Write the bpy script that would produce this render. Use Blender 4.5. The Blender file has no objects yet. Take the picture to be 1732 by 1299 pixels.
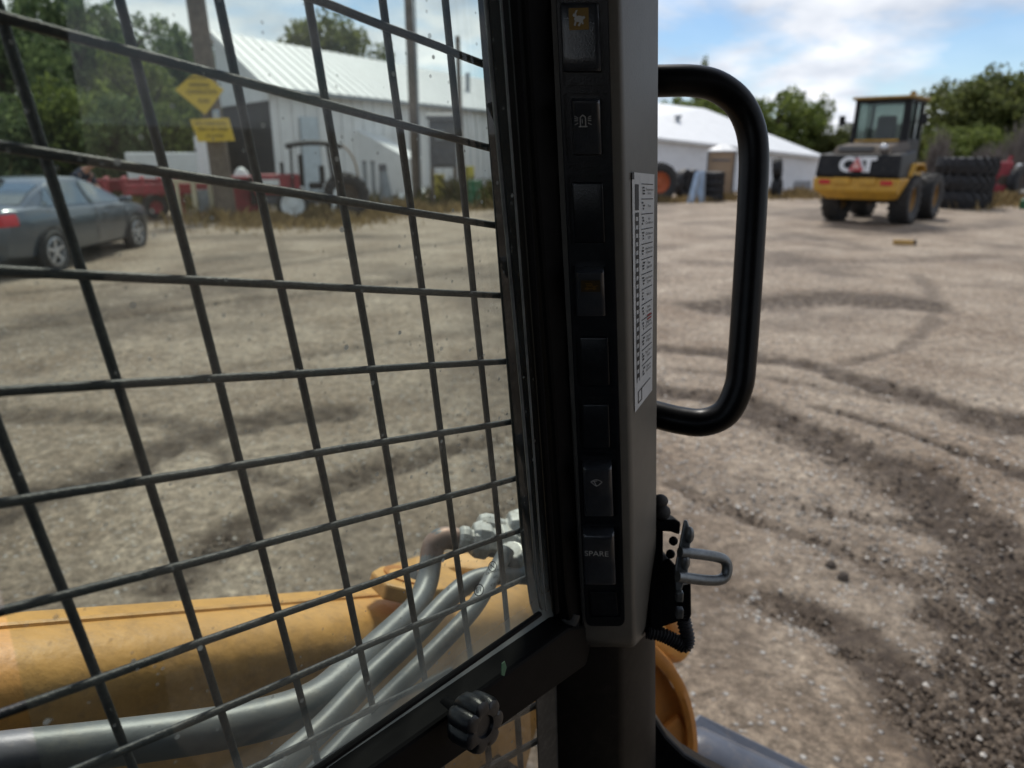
import bpy, math, random
import numpy as np
from mathutils import Vector, Matrix, Quaternion

# ------------------------------------------------------------------ camera, sky, sun, exposure
S = bpy.context.scene
COL = S.collection
R = math.radians
FPX, CX, CY, H = 1250.0, 866.0, 649.5, 1.75          # focal length in photo pixels, centre, eye height
HORIZON = 256.0
PITCH = math.atan((CY - HORIZON) / FPX)
cd = bpy.data.cameras.new('camera')
cam = bpy.data.objects.new('camera', cd); COL.objects.link(cam)
cam.location = (0, 0, H); cam.rotation_euler = (math.pi / 2 - PITCH, 0, 0)
cd.sensor_width = 36.0; cd.lens = 36.0 * FPX / 1732.0
cd.clip_start = 0.02; cd.clip_end = 2000
cd.dof.use_dof = True; cd.dof.focus_distance = 0.50; cd.dof.aperture_fstop = 8.0
S.camera = cam

SKYX, SKYY = 0.0, 0.0
SUN_EL, SUN_AZ = 54.0, 4.0                          # azimuth clockwise from +Y
world = bpy.data.worlds.new('World'); S.world = world; world.use_nodes = True
wn, wl = world.node_tree.nodes, world.node_tree.links
wn.clear()
def wnode(t, **k):
    n = wn.new(t)
    for a, b in k.items(): setattr(n, a, b)
    return n
wo = wnode('ShaderNodeOutputWorld')
sky = wnode('ShaderNodeTexSky', sky_type='NISHITA', sun_disc=False)
sky.sun_elevation = R(SUN_EL); sky.sun_rotation = R(SUN_AZ); sky.air_density = 1.0; sky.dust_density = 0.05; sky.ozone_density = 6.0
bsky = wnode('ShaderNodeBackground'); bsky.inputs['Strength'].default_value = 0.055
wl.new(sky.outputs[0], bsky.inputs['Color'])
tc = wnode('ShaderNodeTexCoord')
sep = wnode('ShaderNodeSeparateXYZ'); wl.new(tc.outputs['Generated'], sep.inputs[0])
mx = wnode('ShaderNodeMath', operation='MAXIMUM'); wl.new(sep.outputs['Z'], mx.inputs[0]); mx.inputs[1].default_value = 0.0
ad = wnode('ShaderNodeMath', operation='ADD'); wl.new(mx.outputs[0], ad.inputs[0]); ad.inputs[1].default_value = 0.30
dx = wnode('ShaderNodeMath', operation='DIVIDE'); wl.new(sep.outputs['X'], dx.inputs[0]); wl.new(ad.outputs[0], dx.inputs[1])
dy = wnode('ShaderNodeMath', operation='DIVIDE'); wl.new(sep.outputs['Y'], dy.inputs[0]); wl.new(ad.outputs[0], dy.inputs[1])
cmb = wnode('ShaderNodeCombineXYZ'); wl.new(dx.outputs[0], cmb.inputs[0]); wl.new(dy.outputs[0], cmb.inputs[1])
mpn = wnode('ShaderNodeMapping'); wl.new(cmb.outputs[0], mpn.inputs['Vector']); mpn.inputs['Location'].default_value = (SKYX, SKYY, 0.0)
n1 = wnode('ShaderNodeTexNoise'); wl.new(mpn.outputs[0], n1.inputs['Vector'])
n1.inputs['Scale'].default_value = 1.7; n1.inputs['Detail'].default_value = 9; n1.inputs['Roughness'].default_value = 0.55; n1.inputs['Distortion'].default_value = 0.25
rp = wnode('ShaderNodeValToRGB'); wl.new(n1.outputs[0], rp.inputs[0])
rp.color_ramp.elements[0].position = 0.40; rp.color_ramp.elements[1].position = 0.56
rp.color_ramp.elements[0].color = (0.10, 0.10, 0.10, 1)
n2 = wnode('ShaderNodeTexNoise'); wl.new(mpn.outputs[0], n2.inputs['Vector']); n2.inputs['Scale'].default_value = 2.8; n2.inputs['Detail'].default_value = 6
rp2 = wnode('ShaderNodeValToRGB'); wl.new(n2.outputs[0], rp2.inputs[0])
rp2.color_ramp.elements[0].position = 0.36; rp2.color_ramp.elements[0].color = (0.46, 0.52, 0.62, 1)
rp2.color_ramp.elements[1].position = 0.68; rp2.color_ramp.elements[1].color = (0.96, 0.97, 1.0, 1)
bcl = wnode('ShaderNodeBackground'); bcl.inputs['Strength'].default_value = 0.60
wl.new(rp2.outputs[0], bcl.inputs['Color'])
wm = wnode('ShaderNodeMixShader'); wl.new(rp.outputs[0], wm.inputs[0]); wl.new(bsky.outputs[0], wm.inputs[1]); wl.new(bcl.outputs[0], wm.inputs[2])
wl.new(wm.outputs[0], wo.inputs['Surface'])

sd = bpy.data.lights.new('sun', 'SUN'); sd.energy = 1.5; sd.angle = R(11); sd.color = (1.0, 0.95, 0.87)
sun = bpy.data.objects.new('sun', sd); COL.objects.link(sun)
sdir = Vector((math.sin(R(SUN_AZ)) * math.cos(R(SUN_EL)), math.cos(R(SUN_AZ)) * math.cos(R(SUN_EL)), math.sin(R(SUN_EL))))
sun.rotation_euler = (-sdir).to_track_quat('-Z', 'Y').to_euler(); sun.location = (0, 0, 30)

S.view_settings.view_transform = 'Standard'; S.view_settings.look = 'None'
S.view_settings.exposure = 1.0; S.view_settings.gamma = 1.0; S.view_settings.use_curve_mapping = False
S.render.engine = 'CYCLES'
S.cycles.use_denoising = True
try: S.cycles.denoiser = 'OPENIMAGEDENOISE'
except Exception: pass
S.cycles.max_bounces = 8; S.cycles.diffuse_bounces = 4; S.cycles.glossy_bounces = 3
S.cycles.transparent_max_bounces = 24; S.cycles.sample_clamp_indirect = 6.0
S.cycles.caustics_reflective = False; S.cycles.caustics_refractive = False

# ------------------------------------------------------------------ pixel helpers (a pixel is only a direction)
FW = Vector((0, math.cos(PITCH), -math.sin(PITCH))); UP = Vector((0, math.sin(PITCH), math.cos(PITCH))); RT = Vector((1, 0, 0))
CAM = Vector((0, 0, H))
def ray(px, py): return FW + RT * ((px - CX) / FPX) + UP * ((CY - py) / FPX)
def P(px, py, t): return CAM + ray(px, py) * t
def G(px, py, z=0.0):
    d = ray(px, py); return CAM + d * ((z - H) / d.z)
def DY(px, py, Y):
    d = ray(px, py); return CAM + d * (Y / d.y)
def site(px, py):
    g = G(px, py); t = g.y / ray(px, py).y
    return g, -math.atan2(g.x, g.y), t / FPX * math.sqrt(1 + ((px - CX) / FPX) ** 2 * 0.5)
def plane_hit(px, py, p0, n):
    d = ray(px, py); return CAM + d * ((p0 - CAM).dot(n) / d.dot(n))

# ------------------------------------------------------------------ mesh builder
class MB:
    def __init__(self): self.v = []; self.f = []
    def add(self, vs, fs):
        b = len(self.v); self.v += [tuple(x) for x in vs]; self.f += [tuple(i + b for i in q) for q in fs]; return self
    def box(self, c, s, rz=0, M=None):
        hx, hy, hz = s[0] / 2, s[1] / 2, s[2] / 2
        vs = [Vector((x, y, z)) for x in (-hx, hx) for y in (-hy, hy) for z in (-hz, hz)]
        if M is None: M = Matrix.Rotation(rz, 4, 'Z')
        vs = [(M @ v if len(M) == 4 else M @ v) + Vector(c) for v in vs]
        return self.add(vs, [(0, 1, 3, 2), (4, 6, 7, 5), (0, 4, 5, 1), (2, 3, 7, 6), (0, 2, 6, 4), (1, 5, 7, 3)])
    def prism(self, poly, off):
        n = len(poly); off = Vector(off); a = [Vector(p) for p in poly]
        return self.add(a + [p + off for p in a], [tuple(range(n))[::-1], tuple(range(n, 2 * n))] + [(i, (i + 1) % n, (i + 1) % n + n, i + n) for i in range(n)])
    def tube(self, pts, r, seg=12, cap=True):
        pts = [Vector(p) for p in pts]; n = len(pts)
        rr = r if isinstance(r, (list, tuple)) else [r] * n
        b = len(self.v); up = None
        for i, p in enumerate(pts):
            t = (pts[min(i + 1, n - 1)] - pts[max(i - 1, 0)]).normalized()
            if up is None:
                up = t.orthogonal().normalized()
            else:
                up = (up - t * up.dot(t)); up = up.normalized() if up.length > 1e-6 else t.orthogonal().normalized()
            sd_ = t.cross(up)
            for k in range(seg):
                a = 2 * math.pi * k / seg
                self.v.append(tuple(p + (up * math.cos(a) + sd_ * math.sin(a)) * rr[i]))
        for i in range(n - 1):
            for k in range(seg):
                k2 = (k + 1) % seg
                self.f.append((b + i * seg + k, b + i * seg + k2, b + (i + 1) * seg + k2, b + (i + 1) * seg + k))
        if cap:
            self.f.append(tuple(b + k for k in range(seg))[::-1]); self.f.append(tuple(b + (n - 1) * seg + k for k in range(seg)))
        return self
    def lathe(self, prof, seg=24, M=None, closed=False):
        b = len(self.v); n = len(prof)
        for k in range(seg):
            a = 2 * math.pi * k / seg
            for (r, z) in prof:
                p = Vector((r * math.cos(a), r * math.sin(a), z))
                self.v.append(tuple(M @ p if M else p))
        m = n if closed else n - 1
        for k in range(seg):
            k2 = (k + 1) % seg
            for i in range(m):
                j = (i + 1) % n
                self.f.append((b + k * n + i, b + k2 * n + i, b + k2 * n + j, b + k * n + j))
        return self
    def grid(self, rows):
        b = len(self.v); n = len(rows[0])
        for r_ in rows: self.v += [tuple(p) for p in r_]
        for i in range(len(rows) - 1):
            for j in range(n - 1):
                self.f.append((b + i * n + j, b + i * n + j + 1, b + (i + 1) * n + j + 1, b + (i + 1) * n + j))
        return self
    def mesh(self, name, m, smooth=False):
        me = bpy.data.meshes.new(name); me.from_pydata(self.v, [], self.f); me.update()
        if m is not None: me.materials.append(m)
        if smooth:
            me.polygons.foreach_set('use_smooth', [True] * len(me.polygons))
            try: me.set_sharp_from_angle(angle=R(40))
            except Exception: pass
        return me
    def build(self, name, m, parent=None, smooth=False, bevel=0, fix=True):
        me = self.mesh(name, m, smooth)
        if fix:
            import bmesh
            bm = bmesh.new(); bm.from_mesh(me); bmesh.ops.recalc_face_normals(bm, faces=bm.faces); bm.to_mesh(me); bm.free()
        return put(name, me, parent, bevel)
def put(name, me, parent=None, bevel=0):
    o = bpy.data.objects.new(name, me); COL.objects.link(o)
    if parent: o.parent = parent
    if bevel:
        b = o.modifiers.new('bevel', 'BEVEL'); b.width = bevel; b.segments = 2; b.limit_method = 'ANGLE'; b.angle_limit = R(35)
    return o
def tag(o, label=None, cat=None, group=None, kind=None):
    if label: o['label'] = label
    if cat: o['category'] = cat
    if group: o['group'] = group
    if kind: o['kind'] = kind
    return o
def empty(name, loc=(0, 0, 0), rz=0, label=None, cat=None, group=None):
    o = bpy.data.objects.new(name, None); COL.objects.link(o); o.location = loc; o.rotation_euler = (0, 0, rz); o.empty_display_size = 0.1
    return tag(o, label, cat, group)
def copy_tree(o, parent=None):
    c = o.copy(); COL.objects.link(c)
    if parent: c.parent = parent
    for ch in [x for x in o.children]: copy_tree(ch, c)
    return c
def text_verts(s, size=1.0, bold=0.0):
    cu = bpy.data.curves.new('lettering', 'FONT'); cu.body = s; cu.size = size; cu.offset = bold; cu.align_x = 'CENTER'; cu.align_y = 'CENTER'; cu.resolution_u = 3
    o = bpy.data.objects.new('lettering', cu); COL.objects.link(o)
    dg = bpy.context.evaluated_depsgraph_get()
    me = bpy.data.meshes.new_from_object(o.evaluated_get(dg))
    vs = [v.co.copy() for v in me.vertices]; fs = [tuple(p.vertices) for p in me.polygons]
    bpy.data.objects.remove(o); bpy.data.curves.remove(cu); bpy.data.meshes.remove(me)
    return vs, fs
def smooth_path(pts, n=8):
    pts = [Vector(p) for p in pts]; out = []
    for i in range(len(pts) - 1):
        p0, p1, p2, p3 = pts[max(i - 1, 0)], pts[i], pts[i + 1], pts[min(i + 2, len(pts) - 1)]
        for k in range(n):
            t = k / n
            out.append(0.5 * ((2 * p1) + (p2 - p0) * t + (2 * p0 - 5 * p1 + 4 * p2 - p3) * t * t + (3 * p1 - p0 - 3 * p2 + p3) * t ** 3))
    out.append(pts[-1]); return out

# ------------------------------------------------------------------ materials
def mat(name, col, rough=0.6, metal=0.0, var=0.15, scale=6.0, bump=0.0, bscale=60.0, col2=None, spec=0.5, dirt=None, dirt_amt=0.45, coat=0.0):
    m = bpy.data.materials.new(name); m.use_nodes = True
    nt = m.node_tree; n, l = nt.nodes, nt.links
    bs = n['Principled BSDF']; bs.inputs['Roughness'].default_value = rough; bs.inputs['Metallic'].default_value = metal
    bs.inputs['Specular IOR Level'].default_value = spec; bs.inputs['Coat Weight'].default_value = coat
    t = n.new('ShaderNodeTexCoord')
    nz = n.new('ShaderNodeTexNoise'); nz.inputs['Scale'].default_value = scale; nz.inputs['Detail'].default_value = 6; nz.inputs['Roughness'].default_value = 0.65
    l.new(t.outputs['Object'], nz.inputs['Vector'])
    rm = n.new('ShaderNodeValToRGB'); l.new(nz.outputs[0], rm.inputs[0])
    rm.color_ramp.elements[0].position = 0.3; rm.color_ramp.elements[1].position = 0.7
    c2 = col2 if col2 else tuple(min(1, c * (1 + var)) for c in col)
    rm.color_ramp.elements[0].color = (*[c * (1 - var) for c in col], 1); rm.color_ramp.elements[1].color = (*c2, 1)
    out = rm.outputs[0]
    if dirt:
        nd = n.new('ShaderNodeTexNoise'); nd.inputs['Scale'].default_value = scale * 3.1; nd.inputs['Detail'].default_value = 10; nd.inputs['Roughness'].default_value = 0.75
        l.new(t.outputs['Object'], nd.inputs['Vector'])
        rd = n.new('ShaderNodeValToRGB'); l.new(nd.outputs[0], rd.inputs[0]); rd.color_ramp.elements[0].position = 0.48; rd.color_ramp.elements[1].position = 0.72
        mu = n.new('ShaderNodeMath'); mu.operation = 'MULTIPLY'; l.new(rd.outputs[0], mu.inputs[0]); mu.inputs[1].default_value = dirt_amt
        mi = n.new('ShaderNodeMix'); mi.data_type = 'RGBA'; l.new(mu.outputs[0], mi.inputs['Factor']); l.new(out, mi.inputs[6]); mi.inputs[7].default_value = (*dirt, 1)
        out = mi.outputs[2]
    l.new(out, bs.inputs['Base Color'])
    if bump > 0:
        nb = n.new('ShaderNodeTexNoise'); nb.inputs['Scale'].default_value = bscale; nb.inputs['Detail'].default_value = 5
        l.new(t.outputs['Object'], nb.inputs['Vector'])
        bp = n.new('ShaderNodeBump'); bp.inputs['Strength'].default_value = bump; bp.inputs['Distance'].default_value = 0.01
        l.new(nb.outputs[0], bp.inputs['Height']); l.new(bp.outputs[0], bs.inputs['Normal'])
    return m
def leaf_mat(name, a, b, trans=0.35):
    m = bpy.data.materials.new(name); m.use_nodes = True
    n, l = m.node_tree.nodes, m.node_tree.links
    bs = n['Principled BSDF']; bs.inputs['Roughness'].default_value = 0.65; bs.inputs['Specular IOR Level'].default_value = 0.25
    ge = n.new('ShaderNodeNewGeometry'); rm = n.new('ShaderNodeValToRGB'); l.new(ge.outputs['Random Per Island'], rm.inputs[0])
    rm.color_ramp.elements[0].color = (*a, 1); rm.color_ramp.elements[1].color = (*b, 1)
    l.new(rm.outputs[0], bs.inputs['Base Color'])
    tr = n.new('ShaderNodeBsdfTranslucent'); l.new(rm.outputs[0], tr.inputs['Color'])
    ms = n.new('ShaderNodeMixShader'); ms.inputs[0].default_value = trans
    l.new(bs.outputs[0], ms.inputs[1]); l.new(tr.outputs[0], ms.inputs[2]); l.new(ms.outputs[0], n['Material Output'].inputs['Surface'])
    return m
def glass_mat(name, tint, dust=0.06, dust_col=(0.55, 0.55, 0.5), specks=True, refl=1.0, low_dust=None):
    m = bpy.data.materials.new(name); m.use_nodes = True
    n, l = m.node_tree.nodes, m.node_tree.links; n.remove(n['Principled BSDF'])
    tr = n.new('ShaderNodeBsdfTransparent'); tr.inputs['Color'].default_value = (*tint, 1)
    gl = n.new('ShaderNodeBsdfGlossy'); gl.inputs['Roughness'].default_value = 0.02; gl.inputs['Color'].default_value = (refl, refl, refl, 1)
    lw = n.new('ShaderNodeLayerWeight'); lw.inputs['Blend'].default_value = 0.5
    pw = n.new('ShaderNodeMath'); pw.operation = 'POWER'; l.new(lw.outputs['Facing'], pw.inputs[0]); pw.inputs[1].default_value = 5.0
    fr = n.new('ShaderNodeMath'); fr.operation = 'MULTIPLY_ADD'; l.new(pw.outputs[0], fr.inputs[0]); fr.inputs[1].default_value = 0.8; fr.inputs[2].default_value = 0.035
    m1 = n.new('ShaderNodeMixShader'); l.new(fr.outputs[0], m1.inputs[0]); l.new(tr.outputs[0], m1.inputs[1]); l.new(gl.outputs[0], m1.inputs[2])
    df = n.new('ShaderNodeBsdfDiffuse'); df.inputs['Color'].default_value = (*dust_col, 1)
    tl = n.new('ShaderNodeBsdfTranslucent'); tl.inputs['Color'].default_value = (*dust_col, 1)
    m0 = n.new('ShaderNodeMixShader'); m0.inputs[0].default_value = 0.6; l.new(df.outputs[0], m0.inputs[1]); l.new(tl.outputs[0], m0.inputs[2])
    t = n.new('ShaderNodeTexCoord')
    nz = n.new('ShaderNodeTexNoise'); nz.inputs['Scale'].default_value = 14; nz.inputs['Detail'].default_value = 9; nz.inputs['Roughness'].default_value = 0.7; l.new(t.outputs['Object'], nz.inputs['Vector'])
    rm = n.new('ShaderNodeMapRange'); l.new(nz.outputs[0], rm.inputs['Value']); rm.inputs['From Min'].default_value = 0.3; rm.inputs['From Max'].default_value = 0.75
    rm.inputs['To Min'].default_value = dust * 0.4; rm.inputs['To Max'].default_value = dust * 1.7
    fac = rm.outputs[0]
    if low_dust:                                        # dust settled along the lower edge of the pane
        at = n.new('ShaderNodeAttribute'); at.attribute_name = 'settled'
        mm = n.new('ShaderNodeMath'); mm.operation = 'MULTIPLY'; l.new(at.outputs['Fac'], mm.inputs[0]); mm.inputs[1].default_value = low_dust
        aa = n.new('ShaderNodeMath'); aa.operation = 'ADD'; l.new(fac, aa.inputs[0]); l.new(mm.outputs[0], aa.inputs[1]); fac = aa.outputs[0]
    if specks:
        for sc, thr, amt in ((120, 0.16, 0.55), (48, 0.07, 0.8), (210, 0.2, 0.35)):
            vo = n.new('ShaderNodeTexVoronoi'); vo.inputs['Scale'].default_value = sc; l.new(t.outputs['Object'], vo.inputs['Vector'])
            lt = n.new('ShaderNodeMath'); lt.operation = 'LESS_THAN'; l.new(vo.outputs['Distance'], lt.inputs[0]); lt.inputs[1].default_value = thr
            sp = n.new('ShaderNodeSeparateColor'); l.new(vo.outputs['Color'], sp.inputs[0])
            gt = n.new('ShaderNodeMath'); gt.operation = 'GREATER_THAN'; l.new(sp.outputs[0], gt.inputs[0]); gt.inputs[1].default_value = 0.8
            mu = n.new('ShaderNodeMath'); mu.operation = 'MULTIPLY'; l.new(lt.outputs[0], mu.inputs[0]); l.new(gt.outputs[0], mu.inputs[1])
            mv = n.new('ShaderNodeMath'); mv.operation = 'MULTIPLY'; l.new(mu.outputs[0], mv.inputs[0]); mv.inputs[1].default_value = amt
            ma = n.new('ShaderNodeMath'); ma.operation = 'MAXIMUM'; l.new(fac, ma.inputs[0]); l.new(mv.outputs[0], ma.inputs[1]); fac = ma.outputs[0]
    m2 = n.new('ShaderNodeMixShader'); l.new(fac, m2.inputs[0]); l.new(m1.outputs[0], m2.inputs[1]); l.new(m0.outputs[0], m2.inputs[2])
    l.new(m2.outputs[0], n['Material Output'].inputs['Surface'])
    return m

M = {}
M['black'] = mat('black_paint', (0.0025, 0.0025, 0.003), 0.6, var=0.3, spec=0.10, dirt=(0.05, 0.045, 0.04), dirt_amt=0.08, scale=20)
M['gloss'] = mat('black_gloss', (0.003, 0.003, 0.0035), 0.34, var=0.2, spec=0.16, dirt=(0.03, 0.028, 0.025), dirt_amt=0.25, scale=25, bump=0.04, bscale=40)
M['plastic'] = mat('black_plastic', (0.009, 0.010, 0.0125), 0.33, var=0.25, scale=60, bump=0.06, bscale=900, dirt=(0.12, 0.12, 0.11), dirt_amt=0.10)
M['rocker'] = mat('rocker_plastic', (0.034, 0.037, 0.043), 0.30, spec=0.9, var=0.3, scale=50, bump=0.08, bscale=900, dirt=(0.10, 0.10, 0.095), dirt_amt=0.25)
M['panel'] = mat('taupe_panel', (0.125, 0.115, 0.096), 0.5, var=0.10, scale=18, bump=0.05, bscale=700, dirt=(0.08, 0.07, 0.06), dirt_amt=0.35)
M['post'] = mat('brown_black_post', (0.009, 0.0078, 0.0065), 0.55, spec=0.2, var=0.3, scale=15, dirt=(0.05, 0.042, 0.035), dirt_amt=0.3)
M['wire'] = mat('guard_wire_paint', (0.006, 0.009, 0.013), 0.5, var=0.35, scale=70, bump=0.15, bscale=300, dirt=(0.075, 0.08, 0.08), dirt_amt=0.4)
M['guard'] = mat('guard_frame_paint', (0.012, 0.015, 0.017), 0.5, var=0.3, scale=40, dirt=(0.11, 0.11, 0.10), dirt_amt=0.5)
M['yellow'] = mat('arm_yellow', (0.62, 0.33, 0.085), 0.5, var=0.16, scale=14, bump=0.15, bscale=60, dirt=(0.22, 0.13, 0.06), dirt_amt=0.55)
M['orange'] = mat('arm_orange', (0.50, 0.20, 0.035), 0.5, var=0.12, scale=9, bump=0.05, bscale=60, dirt=(0.16, 0.09, 0.05), dirt_amt=0.5)
M['tube'] = mat('tube_grey', (0.155, 0.165, 0.17), 0.47, metal=0.3, var=0.25, scale=18, bump=0.04, bscale=120, dirt=(0.25, 0.24, 0.21), dirt_amt=0.7)
M['tube_rust'] = mat('tube_rust', (0.30, 0.21, 0.17), 0.5, metal=0.4, var=0.3, scale=30, dirt=(0.25, 0.12, 0.07), dirt_amt=0.6)
M['fitting'] = mat('fitting_pale', (0.50, 0.50, 0.47), 0.45, metal=0.3, var=0.3, scale=40, dirt=(0.22, 0.19, 0.15), dirt_amt=0.8)
M['zinc'] = mat('latch_zinc', (0.20, 0.21, 0.21), 0.42, metal=0.7, var=0.35, scale=60, dirt=(0.07, 0.07, 0.07), dirt_amt=0.6)
M['slate'] = mat('slate_paint', (0.075, 0.085, 0.11), 0.36, var=0.2, scale=9, bump=0.05, bscale=80, dirt=(0.20, 0.17, 0.14), dirt_amt=0.6)
M['white_print'] = mat('white_print', (0.55, 0.55, 0.53), 0.6, var=0.05)
M['dim_print'] = mat('dim_print', (0.42, 0.42, 0.42), 0.6, var=0.05)
M['amber'] = mat('amber_print', (0.24, 0.135, 0.012), 0.5, var=0.1)
M['amber_dim'] = mat('amber_dim_print', (0.035, 0.022, 0.006), 0.5, var=0.2, scale=200)
M['sticker'] = mat('sticker_white', (0.62, 0.63, 0.63), 0.5, var=0.05, scale=60, dirt=(0.45, 0.44, 0.42), dirt_amt=0.5)
M['ink'] = mat('ink_black', (0.02, 0.02, 0.02), 0.6, var=0.1)
M['red_ink'] = mat('ink_red', (0.35, 0.04, 0.03), 0.6, var=0.1)
M['rubber'] = mat('rubber', (0.022, 0.022, 0.023), 0.75, var=0.35, scale=9, bump=0.2, bscale=40, dirt=(0.13, 0.115, 0.095), dirt_amt=0.55)
M['rubber_new'] = mat('rubber_dark', (0.014, 0.014, 0.016), 0.62, var=0.3, scale=6, bump=0.15, bscale=30, dirt=(0.06, 0.055, 0.05), dirt_amt=0.4)
M['rim_dirty'] = mat('rim_dirty', (0.30, 0.17, 0.05), 0.65, var=0.25, scale=6, dirt=(0.10, 0.075, 0.05), dirt_amt=0.8)
M['cat_yellow'] = mat('machine_yellow', (0.58, 0.32, 0.04), 0.5, var=0.12, scale=4, dirt=(0.22, 0.14, 0.06), dirt_amt=0.6)
M['cat_black'] = mat('machine_black', (0.011, 0.0115, 0.013), 0.55, spec=0.25, var=0.3, scale=4, dirt=(0.10, 0.09, 0.08), dirt_amt=0.35)
M['hood_brown'] = mat('hood_dust', (0.075, 0.054, 0.038), 0.7, var=0.3, scale=5, dirt=(0.03, 0.025, 0.02), dirt_amt=0.6)
M['lamp_red'] = mat('lamp_red', (0.50, 0.02, 0.025), 0.25, var=0.15, scale=20)
M['car'] = mat('car_grey', (0.095, 0.115, 0.138), 0.28, metal=0.45, var=0.08, scale=3, dirt=(0.16, 0.15, 0.13), dirt_amt=0.25, coat=0.6)
M['car_glass'] = mat('car_glass', (0.10, 0.125, 0.13), 0.06, var=0.2, scale=2, spec=0.8, coat=0.6)
M['alloy'] = mat('alloy', (0.52, 0.53, 0.55), 0.35, metal=0.6, var=0.15, scale=20)
M['wood'] = mat('pole_wood', (0.15, 0.12, 0.095), 0.85, var=0.3, scale=5, bump=0.4, bscale=25, dirt=(0.06, 0.05, 0.04), dirt_amt=0.5)
M['sign'] = mat('sign_yellow', (0.62, 0.43, 0.03), 0.5, var=0.06, scale=3, dirt=(0.35, 0.26, 0.08), dirt_amt=0.4)
M['white'] = mat('shed_white', (0.74, 0.75, 0.75), 0.5, var=0.05, scale=1.5, dirt=(0.52, 0.52, 0.50), dirt_amt=0.35)
M['wall_white'] = mat('wall_white', (0.76, 0.77, 0.78), 0.55, var=0.05, scale=0.8, dirt=(0.45, 0.46, 0.46), dirt_amt=0.35)
M['concrete'] = mat('concrete', (0.33, 0.33, 0.33), 0.85, var=0.15, scale=2, bump=0.2)
M['dark_inside'] = mat('dark_opening', (0.02, 0.022, 0.026), 0.8, var=0.3, scale=1)  # near black, stands for the unlit depth of the bay and holes
M['red'] = mat('red_paint', (0.30, 0.03, 0.042), 0.5, var=0.3, scale=4, dirt=(0.14, 0.08, 0.06), dirt_amt=0.8)
M['cream'] = mat('cream_paint', (0.55, 0.49, 0.34), 0.6, var=0.12, scale=4, dirt=(0.25, 0.2, 0.14), dirt_amt=0.4)
M['tan'] = mat('tan_plastic', (0.36, 0.25, 0.155), 0.6, var=0.1, scale=3, dirt=(0.22, 0.16, 0.10), dirt_amt=0.3)
M['steel'] = mat('weathered_steel', (0.27, 0.29, 0.31), 0.5, metal=0.3, var=0.2, scale=4, dirt=(0.14, 0.12, 0.10), dirt_amt=0.4)
M['grey_box'] = mat('cabinet_grey', (0.12, 0.12, 0.13), 0.6, var=0.2, scale=3, dirt=(0.06, 0.055, 0.05), dirt_amt=0.5)
M['bluepanel'] = mat('blue_panel', (0.36, 0.46, 0.58), 0.4, var=0.25, scale=2, dirt=(0.15, 0.16, 0.17), dirt_amt=0.5)
M['drum_yellow'] = mat('drum_yellow', (0.60, 0.50, 0.08), 0.5, var=0.12, scale=4)
M['drum_green'] = mat('drum_green', (0.03, 0.14, 0.06), 0.5, var=0.2, scale=4)
M['rim_orange'] = mat('rim_orange', (0.40, 0.10, 0.035), 0.6, var=0.2, scale=4)
M['skin'] = mat('skin', (0.45, 0.24, 0.17), 0.6, var=0.08, scale=10)
M['navy'] = mat('navy_cloth', (0.018, 0.024, 0.045), 0.85, var=0.2, scale=20)
M['denim'] = mat('denim_cloth', (0.05, 0.06, 0.09), 0.9, var=0.2, scale=20)
M['hair'] = mat('hair', (0.03, 0.02, 0.015), 0.8, var=0.3, scale=40)
M['bark'] = mat('bark', (0.07, 0.055, 0.042), 0.9, var=0.35, scale=5, bump=0.4, bscale=20)
M['leaf_dark'] = leaf_mat('leaf_dark', (0.05, 0.085, 0.036), (0.20, 0.26, 0.11), 0.5)
M['leaf_mid'] = leaf_mat('leaf_mid', (0.06, 0.09, 0.022), (0.24, 0.29, 0.075), 0.5)
M['leaf_olive'] = leaf_mat('leaf_olive', (0.06, 0.078, 0.025), (0.21, 0.235, 0.075), 0.5)
M['twig'] = leaf_mat('dry_twig', (0.10, 0.085, 0.075), (0.24, 0.21, 0.19), 0.1)
M['straw'] = leaf_mat('straw', (0.17, 0.12, 0.055), (0.40, 0.30, 0.15), 0.3)
M['weed'] = leaf_mat('weed', (0.07, 0.085, 0.025), (0.22, 0.18, 0.08), 0.3)
M['stone'] = mat('pale_stone', (0.50, 0.47, 0.42), 0.8, var=0.25, scale=60, bump=0.3, bscale=90)
M['pebble'] = leaf_mat('pebble', (0.12, 0.095, 0.072), (0.62, 0.57, 0.50), 0.0)
M['clod'] = leaf_mat('clod', (0.06, 0.042, 0.028), (0.19, 0.145, 0.105), 0.0)
M['window_glass'] = glass_mat('window_glass', (0.84, 0.905, 0.83), dust=0.065, low_dust=0.62, dust_col=(0.26, 0.28, 0.26))
M['lower_glass'] = glass_mat('lower_glass', (0.50, 0.50, 0.48), dust=0.10, dust_col=(0.30, 0.29, 0.27))

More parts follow.
